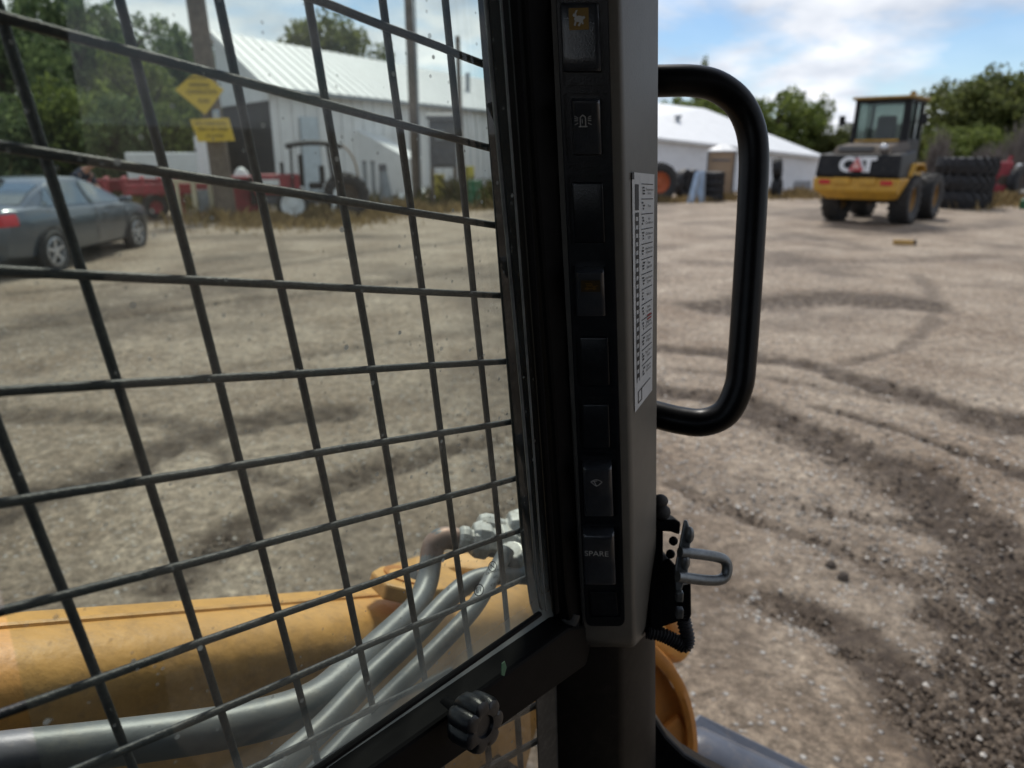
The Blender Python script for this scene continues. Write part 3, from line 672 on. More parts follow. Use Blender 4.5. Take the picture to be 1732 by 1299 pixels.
# --- fuse chart sticker on the outer facet of the panel
fA, fB, fC = Q(*EDGE[5][0], EDGE[5][2]), Q(*EDGE[5][1], EDGE[5][2]), Q(*EDGE[6][0], EDGE[6][2])
nR = (fB - fA).cross(fC - fA).normalized()
if nR.dot(CAM - fA) < 0: nR = -nR
def Rf(px, py, off=0.0): return plane_hit(px, py, fA + nR * off, nR)
SQ = [(1069, 291), (1107, 295), (1103, 660), (1074, 698)]
def stk(u, v, off=0.0006):                                           # u across, v down the sticker
    t_ = line(SQ[0], SQ[1], u); b_ = line(SQ[3], SQ[2], u); return Rf(*line(t_, b_, v), off)
sm = MB(); sm.grid([[stk(i / 4, j / 20, 0.0004) for i in range(5)] for j in range(21)])
sticker = sm.build('fuse_sticker', M['sticker'], skid, fix=False)
pr = MB()
def prq(u0, v0, u1, v1, b_=pr, off=0.0007): b_.add([stk(u0, v0, off), stk(u1, v0, off), stk(u1, v1, off), stk(u0, v1, off)], [(0, 1, 2, 3)])
prq(0.14, 0.05, 0.30, 0.16); prq(0.0, 0.0, 0.10, 0.03)
rr = random.Random(5)
v = 0.17
while v < 0.88:
    prq(0.14, v, 0.30, v + 0.018); prq(0.14, v, 0.165, v + 0.036); prq(0.275, v, 0.30, v + 0.036); v += 0.036
rowsT = ['Temperature\nSensor', 'Fan', 'Air\nCondition', 'Cab Beacon\nLight', 'Hydraulic\nControl', 'Fan\nSpeed', 'Instrument\nCluster', 'Horn', 'Side\nLamps', 'Engine\nControl', 'Front\nWiper', 'Rear Work\nLamps', 'Spare\nPower']
for i, s in enumerate(rowsT):
    v0 = 0.045 + i * 0.066
    prq(0.42, v0, 0.95, v0 + 0.004)
    vs, fs = text_verts(s, 1.0)
    wmax = max(abs(v_.x) for v_ in vs); hmax = max(abs(v_.y) for v_ in vs)
    sx = min(0.17 / wmax, 0.10); sy = min(0.020 / hmax, 0.017)
    pr.add([stk(0.79 + v_.x * sx, v0 + 0.034 - v_.y * sy, 0.0007) for v_ in vs], fs)
    for k in range(3):
        u0 = 0.44 + rr.random() * 0.06; y_ = v0 + 0.014 + k * 0.013
        prq(u0, y_, u0 + 0.04 + rr.random() * 0.06, y_ + 0.008)
prq(0.42, 0.93, 0.9, 0.934); prq(0.2, 0.93, 0.42, 0.934); prq(0.2, 0.93, 0.23, 0.98); prq(0.39, 0.93, 0.42, 0.98); prq(0.2, 0.978, 0.42, 0.982)
pr.build('sticker_print', M['ink'], sticker, fix=False)
rdp = MB(); prq(0.70, 0.632, 0.92, 0.640, rdp); prq(0.70, 0.648, 0.92, 0.656, rdp)
rdp.build('sticker_print', M['red_ink'], sticker, fix=False)

# --- small hardware by the panel
MB().lathe([(0, 0.004), (0.0035, 0.0035), (0.005, 0.001), (0.005, -0.006)], 14, Matrix.Translation(Q(972, 993, -0.012)) @ nQ.to_track_quat('Z', 'Y').to_matrix().to_4x4()).build('panel_bolt', M['zinc'], skid, smooth=True)
clip = MB()
pa, pb = Q(968, 1036, 0.0), Q(940, 1096, 0.002)
clip.tube(smooth_path([pa, pa.lerp(pb, .3) + nQ * .006, pa.lerp(pb, .7) + nQ * .006, pb], 5), [0.007] * 16, 10)
clip.build('cable_clip', M['rubber'], skid, smooth=True)
for k in range(4):
    c_ = pa.lerp(pb, 0.2 + 0.2 * k) + nQ * 0.005
    MB().tube([c_ - qx * 0.008, c_ + qx * 0.008 + nQ * 0.001], 0.0022, 6).build('clip_rib', M['rubber'], skid, smooth=True)

# --- grab handle at the front opening
hp = [(1070, 138, .592), (1120, 137, .594), (1172, 137, .598), (1212, 146, .602), (1247, 172, .607), (1268, 212, .612), (1275, 260, .616), (1273, 330, .62), (1268, 420, .625), (1261, 530, .632), (1255, 610, .636), (1249, 655, .638), (1228, 697, .642), (1192, 714, .646), (1150, 711, .650), (1105, 700, .655), (1070, 692, .66)]
MB().tube(smooth_path([P(*q) for q in hp], 5), 0.0123, 20).build('grab_handle', M['gloss'], skid, smooth=True)

# --- door latch with striker loop and hose
T = 0.63
lat = MB()
lat.prism([P(x, y, T) for x, y in [(1100, 842), (1118, 842), (1122, 880), (1122, 1070), (1100, 1085)]], FW * 0.03)
lat.prism([P(x, y, T - .004) for x, y in [(1108, 882), (1142, 878), (1152, 884), (1150, 905), (1136, 900), (1110, 898)]], FW * 0.028)
lat.prism([P(x, y, T) for x, y in [(1118, 952), (1132, 944), (1146, 960), (1148, 1052), (1118, 1062)]], FW * 0.03)
lat.prism([P(x, y, T - .002) for x, y in [(1152, 990), (1169, 986), (1170, 1040), (1164, 1054), (1150, 1050)]], FW * 0.022)
latch = lat.build('door_latch', M['black'], skid, bevel=0.0015)
sphere_prof = [(0.0, -1.0), (0.5, -0.87), (0.87, -0.5), (1, 0), (0.87, 0.5), (0.5, 0.87), (0.0, 1.0)]
def ball(c_, r_, m, name, parent, s=(1, 1, 1)):
    return MB().lathe([(a_ * r_, b_ * r_) for a_, b_ in sphere_prof], 14, Matrix.Translation(c_) @ Matrix.Diagonal((*s, 1))).build(name, m, parent, smooth=True)
ball(P(1117, 847, T), 0.0062, M['rubber'], 'rubber_stop', latch, (1.1, 1, .9)); ball(P(1121, 866, T), 0.0068, M['rubber'], 'rubber_stop', latch)
for q in ((1139, 915), (1134, 937)):
    ball(P(*q, T), 0.004, M['black'], 'rubber_stop', latch)
pl = MB(); pl.prism([P(x, y, T - .012) for x, y in [(1158, 880), (1163, 880), (1170, 900), (1164, 968), (1152, 1002), (1144, 1000), (1142, 962)]], FW * 0.004)
pl.build('striker_plate', M['zinc'], latch, bevel=0.001)
for q in ((1166, 905), (1159, 950)):
    ball(P(q[0], q[1], T - 0.013), 0.006, M['zinc'], 'bolt_head', latch, (.7, .7, 1.3))
lp_ = [(1150, 934), (1180, 937), (1212, 942), (1226, 948), (1230, 960), (1227, 974), (1216, 981), (1190, 981), (1146, 975)]
MB().tube(smooth_path([P(x, y, T - .016 + 0.0002 * (x - 1150)) for x, y in lp_], 5), 0.0046, 12).build('striker_loop', M['zinc'], latch, smooth=True)
for y in (1008, 1036):
    MB().box(P(1149, y, T - .012), (0.006, 0.006, 0.009)).build('latch_pin', M['zinc'], latch, bevel=0.001)
hpth = smooth_path([P(x, y, T + .004) for x, y in [(1095, 1068), (1118, 1073), (1140, 1083), (1158, 1092), (1163, 1080), (1157, 1052), (1154, 1030)]], 14)
rad = [0.0055 + (0.0011 if (i % 3 == 0) else 0) for i in range(len(hpth))]
MB().tube(hpth, rad, 12).build('corrugated_hose', M['rubber_new'], latch, smooth=True)

# --- yellow lift arm beside the cab with its steel lines
def at(px, py, t): return P(px, py, t)
arm = MB()
La, Ra = (-420, 1130, 0.66), (1010, 1010, 1.22)
armA, armB = P(*La), P(*Ra); ax = (armB - armA).normalized(); side = ax.cross(Vector((0, 0, 1))).normalized(); top = side.cross(ax).normalized()
prof = [(0.072, -0.40), (0.072, 0.022), (0.070, 0.034), (0.064, 0.045), (0.055, 0.053), (0.043, 0.058), (0.030, 0.060), (-0.018, 0.060), (-0.024, 0.056), (-0.026, 0.045), (-0.026, -0.40)]
# arm top edge follows the photo's line: centre it so its upper far edge runs there
aA, aB = P(-420, 1094, 0.47) - top * 0.060, P(900, 985, 1.13) - top * 0.060
ax = (aB - aA).normalized(); side = ax.cross(Vector((0, 0, 1))).normalized(); top = side.cross(ax).normalized()
rowsA = []
for k in range(13):
    c_ = aA.lerp(aB, k / 12)
    rowsA.append([c_ + side * u - side * 0.0 + top * v_ for u, v_ in prof] + [c_ + side * prof[0][0] + top * prof[0][1]])
arm.grid(rowsA)
armo = arm.build('lift_arm', M['yellow'], skid, smooth=True)
sb = [aA.lerp(aB, k / 10) + top * 0.0590 + side * 0.008 for k in range(0, 10)]
MB().tube(sb, 0.0045, 8).build('weld_seam', M['yellow'], armo, smooth=True)
# pin boss plate on the arm's top
bc = P(672, 1000, 0.85)
bx_ = ax; by_ = side
boss = MB(); pts = [bc + bx_ * u + by_ * v_ for u, v_ in [(-0.04, 0.02), (-0.028, -0.02), (0.0, -0.035), (0.05, -0.035), (0.10, -0.02), (0.10, 0.03), (0.05, 0.045), (-0.02, 0.04)]]
boss.prism(pts, top * 0.018).build('pin_plate', M['yellow'], armo, bevel=0.003)
MB().lathe([(0.0, -.004), (0.018, -.004), (0.024, 0.0), (0.030, 0.0015), (0.030, -0.01)], 24, Matrix.Translation(bc + bx_ * 0.012 + top * 0.0185) @ Matrix((bx_, by_ * -1, top)).transposed().to_4x4()).build('pin_boss', M['orange'], armo, smooth=True)
ball(bc + bx_ * 0.012 + top * 0.0165, 0.017, M['dark_inside'], 'pin_hole', armo, (1, 1, .2))
# far end of the arm: gusset rising beyond the fittings
gus = MB(); gus.prism([P(x, y, 1.20) for x, y in [(640, 985), (700, 965), (770, 958), (815, 962), (1000, 1000), (1000, 1120), (700, 1100)]], Vector((0.0, 0.05, 0)))
gus.build('arm_gusset', M['yellow'], armo, bevel=0.006)
TB = [([(-120, 1300, .54), (0, 1280, .56), (180, 1258, .60), (390, 1228, .65), (520, 1192, .69), (585, 1145, .73), (640, 1092, .78), (700, 1030, .84), (722, 985, .88), (730, 940, .90), (737, 918, .905), (752, 910, .91), (790, 915, .92), (835, 925, .93)], [0.0185] * 30 + [0.0185 - 0.0045 * i / 12 for i in range(12)] + [0.0135] * 37, 'tube'),
      ([(430, 1330, .60), (540, 1235, .66), (620, 1150, .72), (700, 1075, .78), (760, 1012, .83), (800, 982, .86), (850, 972, .88), (905, 974, .90), (980, 985, .93)], 0.0116, 'tube'),
      ([(500, 1345, .60), (620, 1215, .68), (720, 1115, .74), (800, 1030, .80), (838, 965, .86), (858, 930, .88)], 0.0095, 'tube'),
      ]
for pts_, r_, mt in TB:
    TS = 0.83; r_ = [q * TS for q in r_] if isinstance(r_, list) else r_ * TS
    MB().tube(smooth_path([P(q[0], q[1], q[2] * TS) for q in pts_], 6), r_, 16).build('hydraulic_tube', M[mt], armo, smooth=True)
# rusted elbow and pale fittings at the top of the lines
MB().tube(smooth_path([P(q[0], q[1], q[2] * TS) for q in [(729.5, 945, .899), (732, 928, .903), (737, 918, .905), (752, 910, .91), (772, 911.5, .915)]], 6), 0.0141 * TS, 16).build('tube_elbow', M['tube_rust'], armo, smooth=True)
fdir = (P(860, 925, .93) - P(800, 915, .92)).normalized()
def fit(px, py, t_, rr, ln, d=None):
    c_ = P(px, py, t_ * TS); d = d or fdir; rr *= TS; ln *= TS
    return MB().lathe([(0, -ln / 2), (rr * .8, -ln / 2), (rr, -ln * .35), (rr, -ln * .1), (rr * .82, -ln * .05), (rr * .82, ln * .1), (rr, ln * .15), (rr, ln * .4), (rr * .8, ln / 2), (0, ln / 2)], 6 if rr > .017 else 14,
        Matrix.Translation(c_) @ d.to_track_quat('Z', 'Y').to_matrix().to_4x4()).build('hose_fitting', M['fitting'], armo, bevel=0.0015)
fit(794, 914, .918, 0.017, 0.03); fit(832, 916, .93, 0.024, 0.055); fit(872, 922, .935, 0.021, 0.05); fit(868, 950, .90, 0.019, 0.04, Vector((0.2, 0.3, -1)).normalized()); fit(845, 898, .95, 0.020, 0.06); fit(905, 905, .96, 0.03, 0.08)
# drop of the arm in front of the cab post: curved cheek with a thick rim
CT = 1.12
ce = [(1060, 1045), (1108, 1092), (1138, 1125), (1160, 1162), (1172, 1200), (1179, 1240), (1180, 1275), (1176, 1330)]
ci = [(1060, 1075), (1104, 1118), (1130, 1148), (1148, 1180), (1159, 1212), (1164, 1245), (1163, 1278), (1155, 1330)]
chk = MB(); chk.prism([P(x, y, CT + .03) for x, y in ci] + [P(1060, 1360, CT + .03)], FW * 0.01)
cheek = chk.build('arm_cheek', M['orange'], skid, bevel=0.001)
rim_ = MB(); rows_ = []
for (a_, b_) in zip(smooth_path([P(x, y, CT) for x, y in ce], 4), smooth_path([P(x, y, CT) for x, y in ci], 4)):
    rows_.append([a_ + FW * .05, a_, a_.lerp(b_, .5) - FW * 0.003, b_, b_ + FW * 0.035])
rim_.grid(rows_).build('cheek_rim', M['orange'], cheek, smooth=True)
MB().prism([P(x, y, CT + .012) for x, y in [(1120, 1238), (1150, 1215), (1172, 1250), (1178, 1268), (1160, 1292), (1130, 1310)]], FW * 0.03).build('cheek_web', M['orange'], cheek, bevel=0.004)
ball(P(1162, 1272, CT + .012), .004, M['dark_inside'], 'web_hole', cheek)
MB().tube([P(1085, 1060, 1.16), P(1145, 1090, 1.20)], [0.034, 0.030], 16).build('arm_pin_boss', M['yellow'], cheek, smooth=True)
MB().tube([P(1122, 1040, 1.16), P(1140, 1068, 1.17), P(1150, 1090, 1.18)], 0.018, 16).build('arm_pin_tab', M['orange'], cheek, smooth=True)
# black kick panel at the foot of the opening
kk = MB(); kpx = [(1095, 1200), (1112, 1218), (1130, 1246), (1160, 1276), (1200, 1300), (1260, 1330), (1300, 1360), (1095, 1400)]
kk.prism([P(x, y, 0.80) for x, y in kpx], FW * 0.03).build('kick_panel', M['gloss'], skid, bevel=0.004)

# --- the rest of the cab shell round the seat (out of frame, it shades the inside)
Fh = Vector((dh.x, dh.y, 0)).normalized(); Lh = Vector((-Fh.y, Fh.x, 0))
def cab(f, s, z): return CAM + Fh * f + Lh * s + Vector((0, 0, z))
dW = (W0 - CAM).dot(-nW)
sL = (W0 - CAM).dot(Lh)
def cabslab(name, corners, off, m): MB().prism([cab(*c_) for c_ in corners], off).build(name, m, skid)
M['lining'] = mat('cab_lining', (0.012, 0.012, 0.0115), 0.85, var=0.2, scale=4, spec=0.2)
cabslab('cab_roof', [(-0.75, 0.45, 0.36), (0.74, 0.45, 0.36), (0.74, -0.62, 0.36), (-0.75, -0.62, 0.36)], Vector((0, 0, 0.06)), M['lining'])
cabslab('cab_rear_wall', [(-0.70, 0.45, -1.1), (-0.70, -0.62, -1.1), (-0.70, -0.62, -0.10), (-0.70, 0.45, -0.10)], -Fh * 0.04, M['lining'])
cabslab('cab_rear_header', [(-0.70, 0.45, 0.30), (-0.70, -0.62, 0.30), (-0.70, -0.62, 0.36), (-0.70, 0.45, 0.36)], -Fh * 0.04, M['lining'])
cabslab('cab_side_wall', [(-0.70, -0.58, -1.1), (0.45, -0.58, -1.1), (0.45, -0.58, 0.06), (-0.70, -0.58, 0.06)], -Lh * 0.03, M['lining'])
cabslab('cab_side_header', [(-0.70, -0.58, 0.06), (0.45, -0.58, 0.06), (0.45, -0.58, 0.36), (-0.70, -0.58, 0.36)], -Lh * 0.03, M['lining'])
cabslab('seat_back', [(-0.35, 0.10, -0.75), (-0.35, -0.36, -0.75), (-0.42, -0.36, -0.15), (-0.42, 0.10, -0.15)], -Fh * 0.10, M['lining'])
cabslab('cab_left_wall', [(-0.75, 0.34, -1.1), (-0.08, 0.34, -1.1), (-0.08, 0.34, 0.36), (-0.75, 0.34, 0.36)], Lh * 0.03, M['lining'])
cabslab('cab_left_header', [(-0.08, 0.34, 0.24), (0.50, 0.34, 0.24), (0.50, 0.34, 0.36), (-0.08, 0.34, 0.36)], Lh * 0.03, M['lining'])
cabslab('chassis_deck', [(-0.9, 0.72, -0.66), (0.62, 0.72, -0.80), (0.62, 0.26, -0.80), (-0.9, 0.26, -0.66)], Vector((0, 0, -0.5)), M['lining'])  # unseen chassis block, added to cut light bounced up onto the arm
cabslab('cab_floor', [(-0.70, 0.30, -1.1), (0.45, 0.18, -1.1), (0.45, -0.58, -1.1), (-0.70, -0.58, -1.1)], Vector((0, 0, -0.04)), M['lining'])

# ------------------------------------------------------------------ attachment carried in front
att = empty('loader_attachment', G(1400, 1290), 0, 'dark blue-grey steel loader attachment low in front of the cab, scuffed paint', 'attachment')
def wparent(o, par):
    o.parent = par; o.matrix_parent_inverse = Matrix.Translation(par.location).inverted(); return o
bm_ = MB()
bA = [P(1168, 1212, 1.42), P(1205, 1205, 1.46), P(1480, 1345, 1.42), P(1420, 1380, 1.36)]
bm_.prism([P(1150, 1240, 1.45), P(1182, 1205, 1.50), P(1560, 1390, 1.48), P(1500, 1440, 1.43)], Vector((0, 0.03, -0.25)))
wparent(bm_.build('top_beam', M['slate'], None, bevel=0.006), att)
cyl = MB(); c0, c1 = P(1150, 1275, 1.25), P(1420, 1400, 1.22)
cyl.tube([c0, c0.lerp(c1, .08), c0.lerp(c1, .5), c1], [0.045, 0.055, 0.055, 0.055], 20)
wparent(cyl.build('cross_tube', M['slate'], None, smooth=True), att)
MB_ = MB(); MB_.prism([P(1150, 1330, 1.3), P(1190, 1250, 1.34), P(1300, 1330, 1.34), P(1300, 1420, 1.3)], Vector((0, .05, -.35)))
wparent(MB_.build('mount_plate', M['slate'], None, bevel=.005), att)

# ------------------------------------------------------------------ white sheds
shA = empty('metal_shed', G(600, 340), 0, 'long white metal shed with ribbed roof and dark open doorway, behind the wire mesh', 'shed')
def gp(px, d): q = DY(px, 256, d); return Vector((q.x, q.y, 0))
A0, A1 = gp(465, 26.0), gp(960, 50.0)
Lx = (A1 - A0); Ln = Lx.length; ux = Lx.normalized(); uy = Vector((-ux.y, ux.x, 0))
if uy.y < 0: uy = -uy
uy = Vector((-0.60, 0.80, 0))
EA, RA, WA = 3.75, 5.9, 10.0
def pa_(f, w, z): return A0 + ux * (f * Ln) + uy * w + Vector((0, 0, z))
b_ = MB(); b_.prism([pa_(0, 0, 0), pa_(1, 0, 0), pa_(1, 0, EA), pa_(0, 0, EA)], uy * 0.1)
wa = wparent(b_.build('wall', M['wall_white'], None), shA)
for i in range(40):
    f = (i + .5) / 40
    q = MB(); q.prism([pa_(f, 0, 0.1), pa_(f + 0.006, 0, 0.1), pa_(f + 0.006, 0, EA - .05), pa_(f, 0, EA - .05)], uy * -0.05)
    o = wparent(q.build('wall_rib', M['wall_white'], None), shA)
b_ = MB(); b_.prism([pa_(-0.01, -0.35, EA - .1), pa_(1, -0.35, EA - .1), pa_(1, WA / 2, RA), pa_(-0.01, WA / 2, RA)], Vector((0, 0, 0.08)))
roofA = wparent(b_.build('roof', M['white'], None), shA)
for i in range(46):
    f = i / 46
    q = MB(); q.prism([pa_(f, -0.36, EA), pa_(f + .004, -0.36, EA), pa_(f + .004, WA / 2, RA + .1), pa_(f, WA / 2, RA + .1)], Vector((0, 0, 0.02)))
    wparent(q.build('roof_rib', M['white'], None), shA)
b_ = MB(); b_.prism([pa_(-0.01, WA / 2, RA), pa_(1, WA / 2, RA), pa_(1, WA * .56, RA - .3), pa_(-0.01, WA * .56, RA - .3)], Vector((0, 0, 0.08)))
wparent(b_.build('roof', M['white'], None), shA)
b_ = MB(); b_.prism([pa_(0, -.42, EA - .16), pa_(1, -.42, EA - .16), pa_(1, -.42, EA - .04), pa_(0, -.42, EA - .04)], uy * 0.1); wparent(b_.build('gutter', M['steel'], None), shA)
# open gable end on the left: bay shade as a dark sheet, fascia
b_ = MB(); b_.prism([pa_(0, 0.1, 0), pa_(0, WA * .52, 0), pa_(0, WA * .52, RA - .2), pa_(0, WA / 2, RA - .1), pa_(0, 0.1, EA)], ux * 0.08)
wparent(b_.build('bay_shade_sheet', M['dark_inside'], None), shA)
b_ = MB(); b_.prism([pa_(-.004, -.05, 3.35), pa_(-.004, WA * .52, 3.35), pa_(-.004, WA * .52, RA - .12), pa_(-.004, -.05, EA - .05)], ux * 0.06)
wparent(b_.build('gable_panel', M['wall_white'], None), shA)
b_ = MB(); b_.prism([pa_(.05, -.06, .1), pa_(.085, -.06, .1), pa_(.085, -.06, 2.9), pa_(.05, -.06, 2.9)], uy * -0.03)
wparent(b_.build('side_door', mat('pale_blue_door', (.50, .57, .63), .5), None), shA)
b_ = MB(); b_.prism([pa_(-.012, -.35, EA - .25), pa_(-.012, WA / 2, RA - .15), pa_(-.012, WA / 2, RA + .08), pa_(-.012, -.35, EA)], ux * 0.1)
wparent(b_.build('fascia', M['white'], None), shA)
b_ = MB(); b_.tube([pa_(0.6, 2.2, 4.6), pa_(0.6, 2.2, 5.7)], 0.12, 10); wparent(b_.build('vent_pipe', M['steel'], None, smooth=True), shA)
# lean-to in front of the wall
lt = [DY(592, 214, 30), DY(690, 268, 30), DY(690, 330, 30), DY(592, 330, 30)]
b_ = MB(); b_.prism(lt, Vector((0.4, 1.6, 0))); wparent(b_.build('lean_to', M['wall_white'], None), shA)

shB = empty('low_shed', G(1250, 318), 0, 'low white shed with vent pipe on its roof, behind the tan cabin and tyres', 'shed')
def dp(px, py, d): return DY(px, py, d)
bl, br = dp(985, 320, 33.5), dp(1378, 316, 36.5); bl.z = 0; br.z = 0
el, er = dp(985, 222, 33.5), dp(1389, 268, 36.5)
rl, rr_ = dp(985, 164, 40), dp(1192, 188, 40)
b_ = MB(); b_.prism([bl, br, er, el], Vector((0, .15, 0))); wparent(b_.build('wall', M['wall_white'], None), shB)
b_ = MB(); b_.prism([el + Vector((0, -.3, -.03)), er + Vector((0.1, -.3, -.03)), rr_, rl], Vector((0, 0, 0.12))); wparent(b_.build('roof', M['white'], None), shB)
b_ = MB(); b_.prism([er, br, Vector((rr_.x + 1.5, 46, 0)), Vector((rr_.x + 1.5, 46, 1.6))], Vector((-.1, 0, 0))); wparent(b_.build('end_wall', M['wall_white'], None), shB)
b_ = MB(); b_.prism([dp(1290, 306, 36.2), dp(1372, 306, 36.2), dp(1370, 320, 36.2), dp(1290, 320, 36.2)], Vector((0, .1, 0))); wparent(b_.build('plinth', M['concrete'], None), shB)
b_ = MB(); b_.tube([dp(1147, 216, 37.0), dp(1147, 200, 37.0)], .09, 10); b_.tube([dp(1147, 200, 37), dp(1147, 195, 37)], .17, 10)
wparent(b_.build('vent_pipe', M['steel'], None, smooth=True), shB)

# ------------------------------------------------------------------ tyres
def tyre_prof(Ro, w, Ri):
    h = w / 2
    return [(Ri, -h * .72), (Ri + (Ro - Ri) * .35, -h), (Ri + (Ro - Ri) * .7, -h), (Ro * .955, -h * .90), (Ro * .985, -h * .55), (Ro, 0), (Ro * .985, h * .55), (Ro * .955, h * .90), (Ri + (Ro - Ri) * .7, h), (Ri + (Ro - Ri) * .35, h), (Ri, h * .72), (Ri - .02, 0)]
def tyre_mb(Ro, w, Ri, lugs=0, lug_h=0.04, seg=40):
    b_ = MB(); b_.lathe(tyre_prof(Ro, w, Ri), seg, None, True)
    for k in range(lugs):
        for s in (-1, 1):
            a0 = 2 * math.pi * (k + (0.5 if s > 0 else 0)) / lugs; da = 2 * math.pi / lugs * 0.75
            def pt(a_, z, r_): return Vector((r_ * math.cos(a_), r_ * math.sin(a_), z))
            wd = 2 * math.pi / lugs * 0.30
            lo, hi = Ro * 0.95, Ro + lug_h
            vs = []
            for z, aa, rr_in, rr_out in ((s * w * .52, a0, Ro * .90, Ro + lug_h * .3), (s * w * .01, a0 + da, lo, hi)):
                vs += [pt(aa - wd / 2, z, rr_in), pt(aa + wd / 2, z, rr_in), pt(aa + wd / 2 * .8, z, rr_out), pt(aa - wd / 2 * .8, z, rr_out)]
            b_.add(vs, [(0, 1, 2, 3), (4, 7, 6, 5), (0, 4, 5, 1), (1, 5, 6, 2), (2, 6, 7, 3), (3, 7, 4, 0)])
    return b_
def rim_mb(Ri, w):
    b_ = MB(); h = w / 2
    b_.lathe([(Ri * 1.02, h * .7), (Ri * .95, h * .72), (Ri * .88, h * .3), (Ri * .5, h * .15), (Ri * .42, h * .35), (Ri * .2, h * .4), (0, h * .4)], 28)
    b_.lathe([(Ri * 1.02, -h * .7), (Ri * .9, -h * .5), (Ri * .5, -h * .2), (0, -h * .2)], 28)
    return b_
def wheel(parent, loc, axis, Ro, w, Ri, mr, lugs=0, mt='rubber', name='wheel', lug_h=.03):
    """part with a rim sub-part; axis is the outward direction in the parent's space"""
    t_ = tyre_mb(Ro, w, Ri, lugs, lug_h).build(name, M[mt], parent, smooth=True)
    t_.location = loc; t_.rotation_euler = Vector(axis).to_track_quat('Z', 'Y').to_euler()
    r_ = rim_mb(Ri, w).build('rim', mr if not isinstance(mr, str) else M[mr], t_, smooth=True)
    return t_

# stacked tractor tyres right of the yellow loader
tm = tyre_mb(0.86, 0.52, 0.42, 20, 0.055, 48).mesh('tractor_tyre', M['rubber_new'], True)
import bmesh
bmm = bmesh.new(); bmm.from_mesh(tm); bmesh.ops.recalc_face_normals(bmm, faces=bmm.faces); bmm.to_mesh(tm); bmm.free()
g0, rz0, mpp = site(1622, 354)
g0 = g0 + Vector((g0.x, g0.y, 0)).normalized() * 0.9
for k, lb in enumerate(['bottom tractor tyre of the three stacked beside the yellow loader', 'middle tractor tyre of the three stacked beside the yellow loader', 'top tractor tyre of the three stacked beside the yellow loader']):
    o = put('tractor_tyre', tm); o.location = g0 + Vector((0.03 * (k - 1), 0.04 * (k % 2), 0.27 + 0.52 * k)); o.rotation_euler = (0, 0, 0.7 * k)
    tag(o, lb, 'tyre', 'stacked tractor tyres')

# ------------------------------------------------------------------ yellow and black wheel loader
rw, fwp = G(1527, 379), G(1573, 370)
hd = math.atan2(1.0, 1.0)
ld = Vector((math.sin(R(42)), math.cos(R(42)), 0)); lr = Vector((ld.y, -ld.x, 0))
org = Vector((rw.x, rw.y, 0)) - lr * 0.86
WL = empty('wheel_loader', org, -R(42), 'yellow and black wheel loader parked rear towards us, red triangle on its back', 'wheel loader')
def wb(name, c_, s_, m, par=WL, bv=0.03, rx=0):
    o = MB().box((0, 0, 0), s_).build(name, M[m] if isinstance(m, str) else m, par, bevel=bv); o.location = c_; o.rotation_euler = (rx, 0, 0); return o
for sx in (-1, 1):
    for yy in (0.0, 2.15):
        wheel(WL, (sx * 0.82, yy, 0.60), (sx, 0, 0), 0.585, 0.46, 0.30, 'rim_dirty', 18, 'rubber', 'wheel', 0.03)
# counterweight with tapering underside
cw = MB(); secs = [(-1.30, 0.70, .98), (-1.36, 0.80, 1.03), (-1.34, 1.12, 1.03), (-0.5, 1.12, 1.0), (-0.5, 0.70, .98)]
n_ = len(secs)
def side_prism(secs, name, m, par=WL, bv=0.03):
    b_ = MB(); k = len(secs)
    vs = [(-w_, y_, z_) for y_, z_, w_ in secs] + [(w_, y_, z_) for y_, z_, w_ in secs]
    b_.add(vs, [tuple(range(k))[::-1], tuple(range(k, 2 * k))] + [(i, (i + 1) % k, (i + 1) % k + k, i + k) for i in range(k)])
    return b_.build(name, M[m] if isinstance(m, str) else m, par, bevel=bv)
cwt = side_prism([(-1.15, 0.62, .72), (-1.36, 0.84, 1.0), (-1.36, 1.13, 1.02), (-0.55, 1.13, 1.02), (-0.55, 0.62, .80)], 'counterweight', 'cat_yellow')
for sx in (-1, 1):
    o = MB().box((sx * 0.72, -1.37, 1.03), (0.26, 0.05, 0.10)).build('tail_light', M['lamp_red'], cwt, bevel=0.01)
    o = MB().box((sx * 0.30, -1.38, 1.06), (0.38, 0.08, 0.16)).build('tow_lug', M['cat_yellow'], cwt, bevel=0.02)
hood = side_prism([(-1.33, 1.13, .98), (-1.38, 1.20, .98), (-1.30, 1.68, .95), (0.25, 1.78, .85), (0.25, 1.13, .9)], 'engine_hood', 'cat_black', bv=.05)
def lplane(name, polys, m, y, par=hood):
    b_ = MB()
    for pl_ in polys: b_.prism([(x, y - (z - 1.2) * -0.167, z) for x, z in pl_], (0, -0.006, 0))
    return b_.build(name, m, par)
for s, xx in (('C', -0.235), ('T', 0.255)):
    vs, fs = text_verts(s, 0.46, 0.022)
    b_ = MB(); b_.add([(xx + v_.x * 1.15, -1.395 + (v_.y + .2) * .167 - .0, 1.43 + v_.y) for v_ in vs], fs); b_.build('lettering', M['white'], hood, fix=False)
vs, fs = text_verts('A', 0.46, 0.022); b_ = MB(); b_.add([(0.02 + v_.x * 1.2, -1.395 + (v_.y + .2) * .167, 1.43 + v_.y) for v_ in vs], fs); b_.build('lettering', M['white'], hood, fix=False)
def tri(sz, y, m, nm): return MB().prism([(-sz, y + 0.02, 1.43 - sz * .75), (sz, y + 0.02, 1.43 - sz * .75), (0, y + .02 + sz * .3, 1.43 + sz * 1.05)], (0, -.008, 0)).build(nm, m, hood)
tri(.17, -1.445, M['lamp_red'], 'warning_triangle'); tri(.105, -1.455, mat('triangle_pink', (.62, .34, .30), .5), 'warning_triangle')
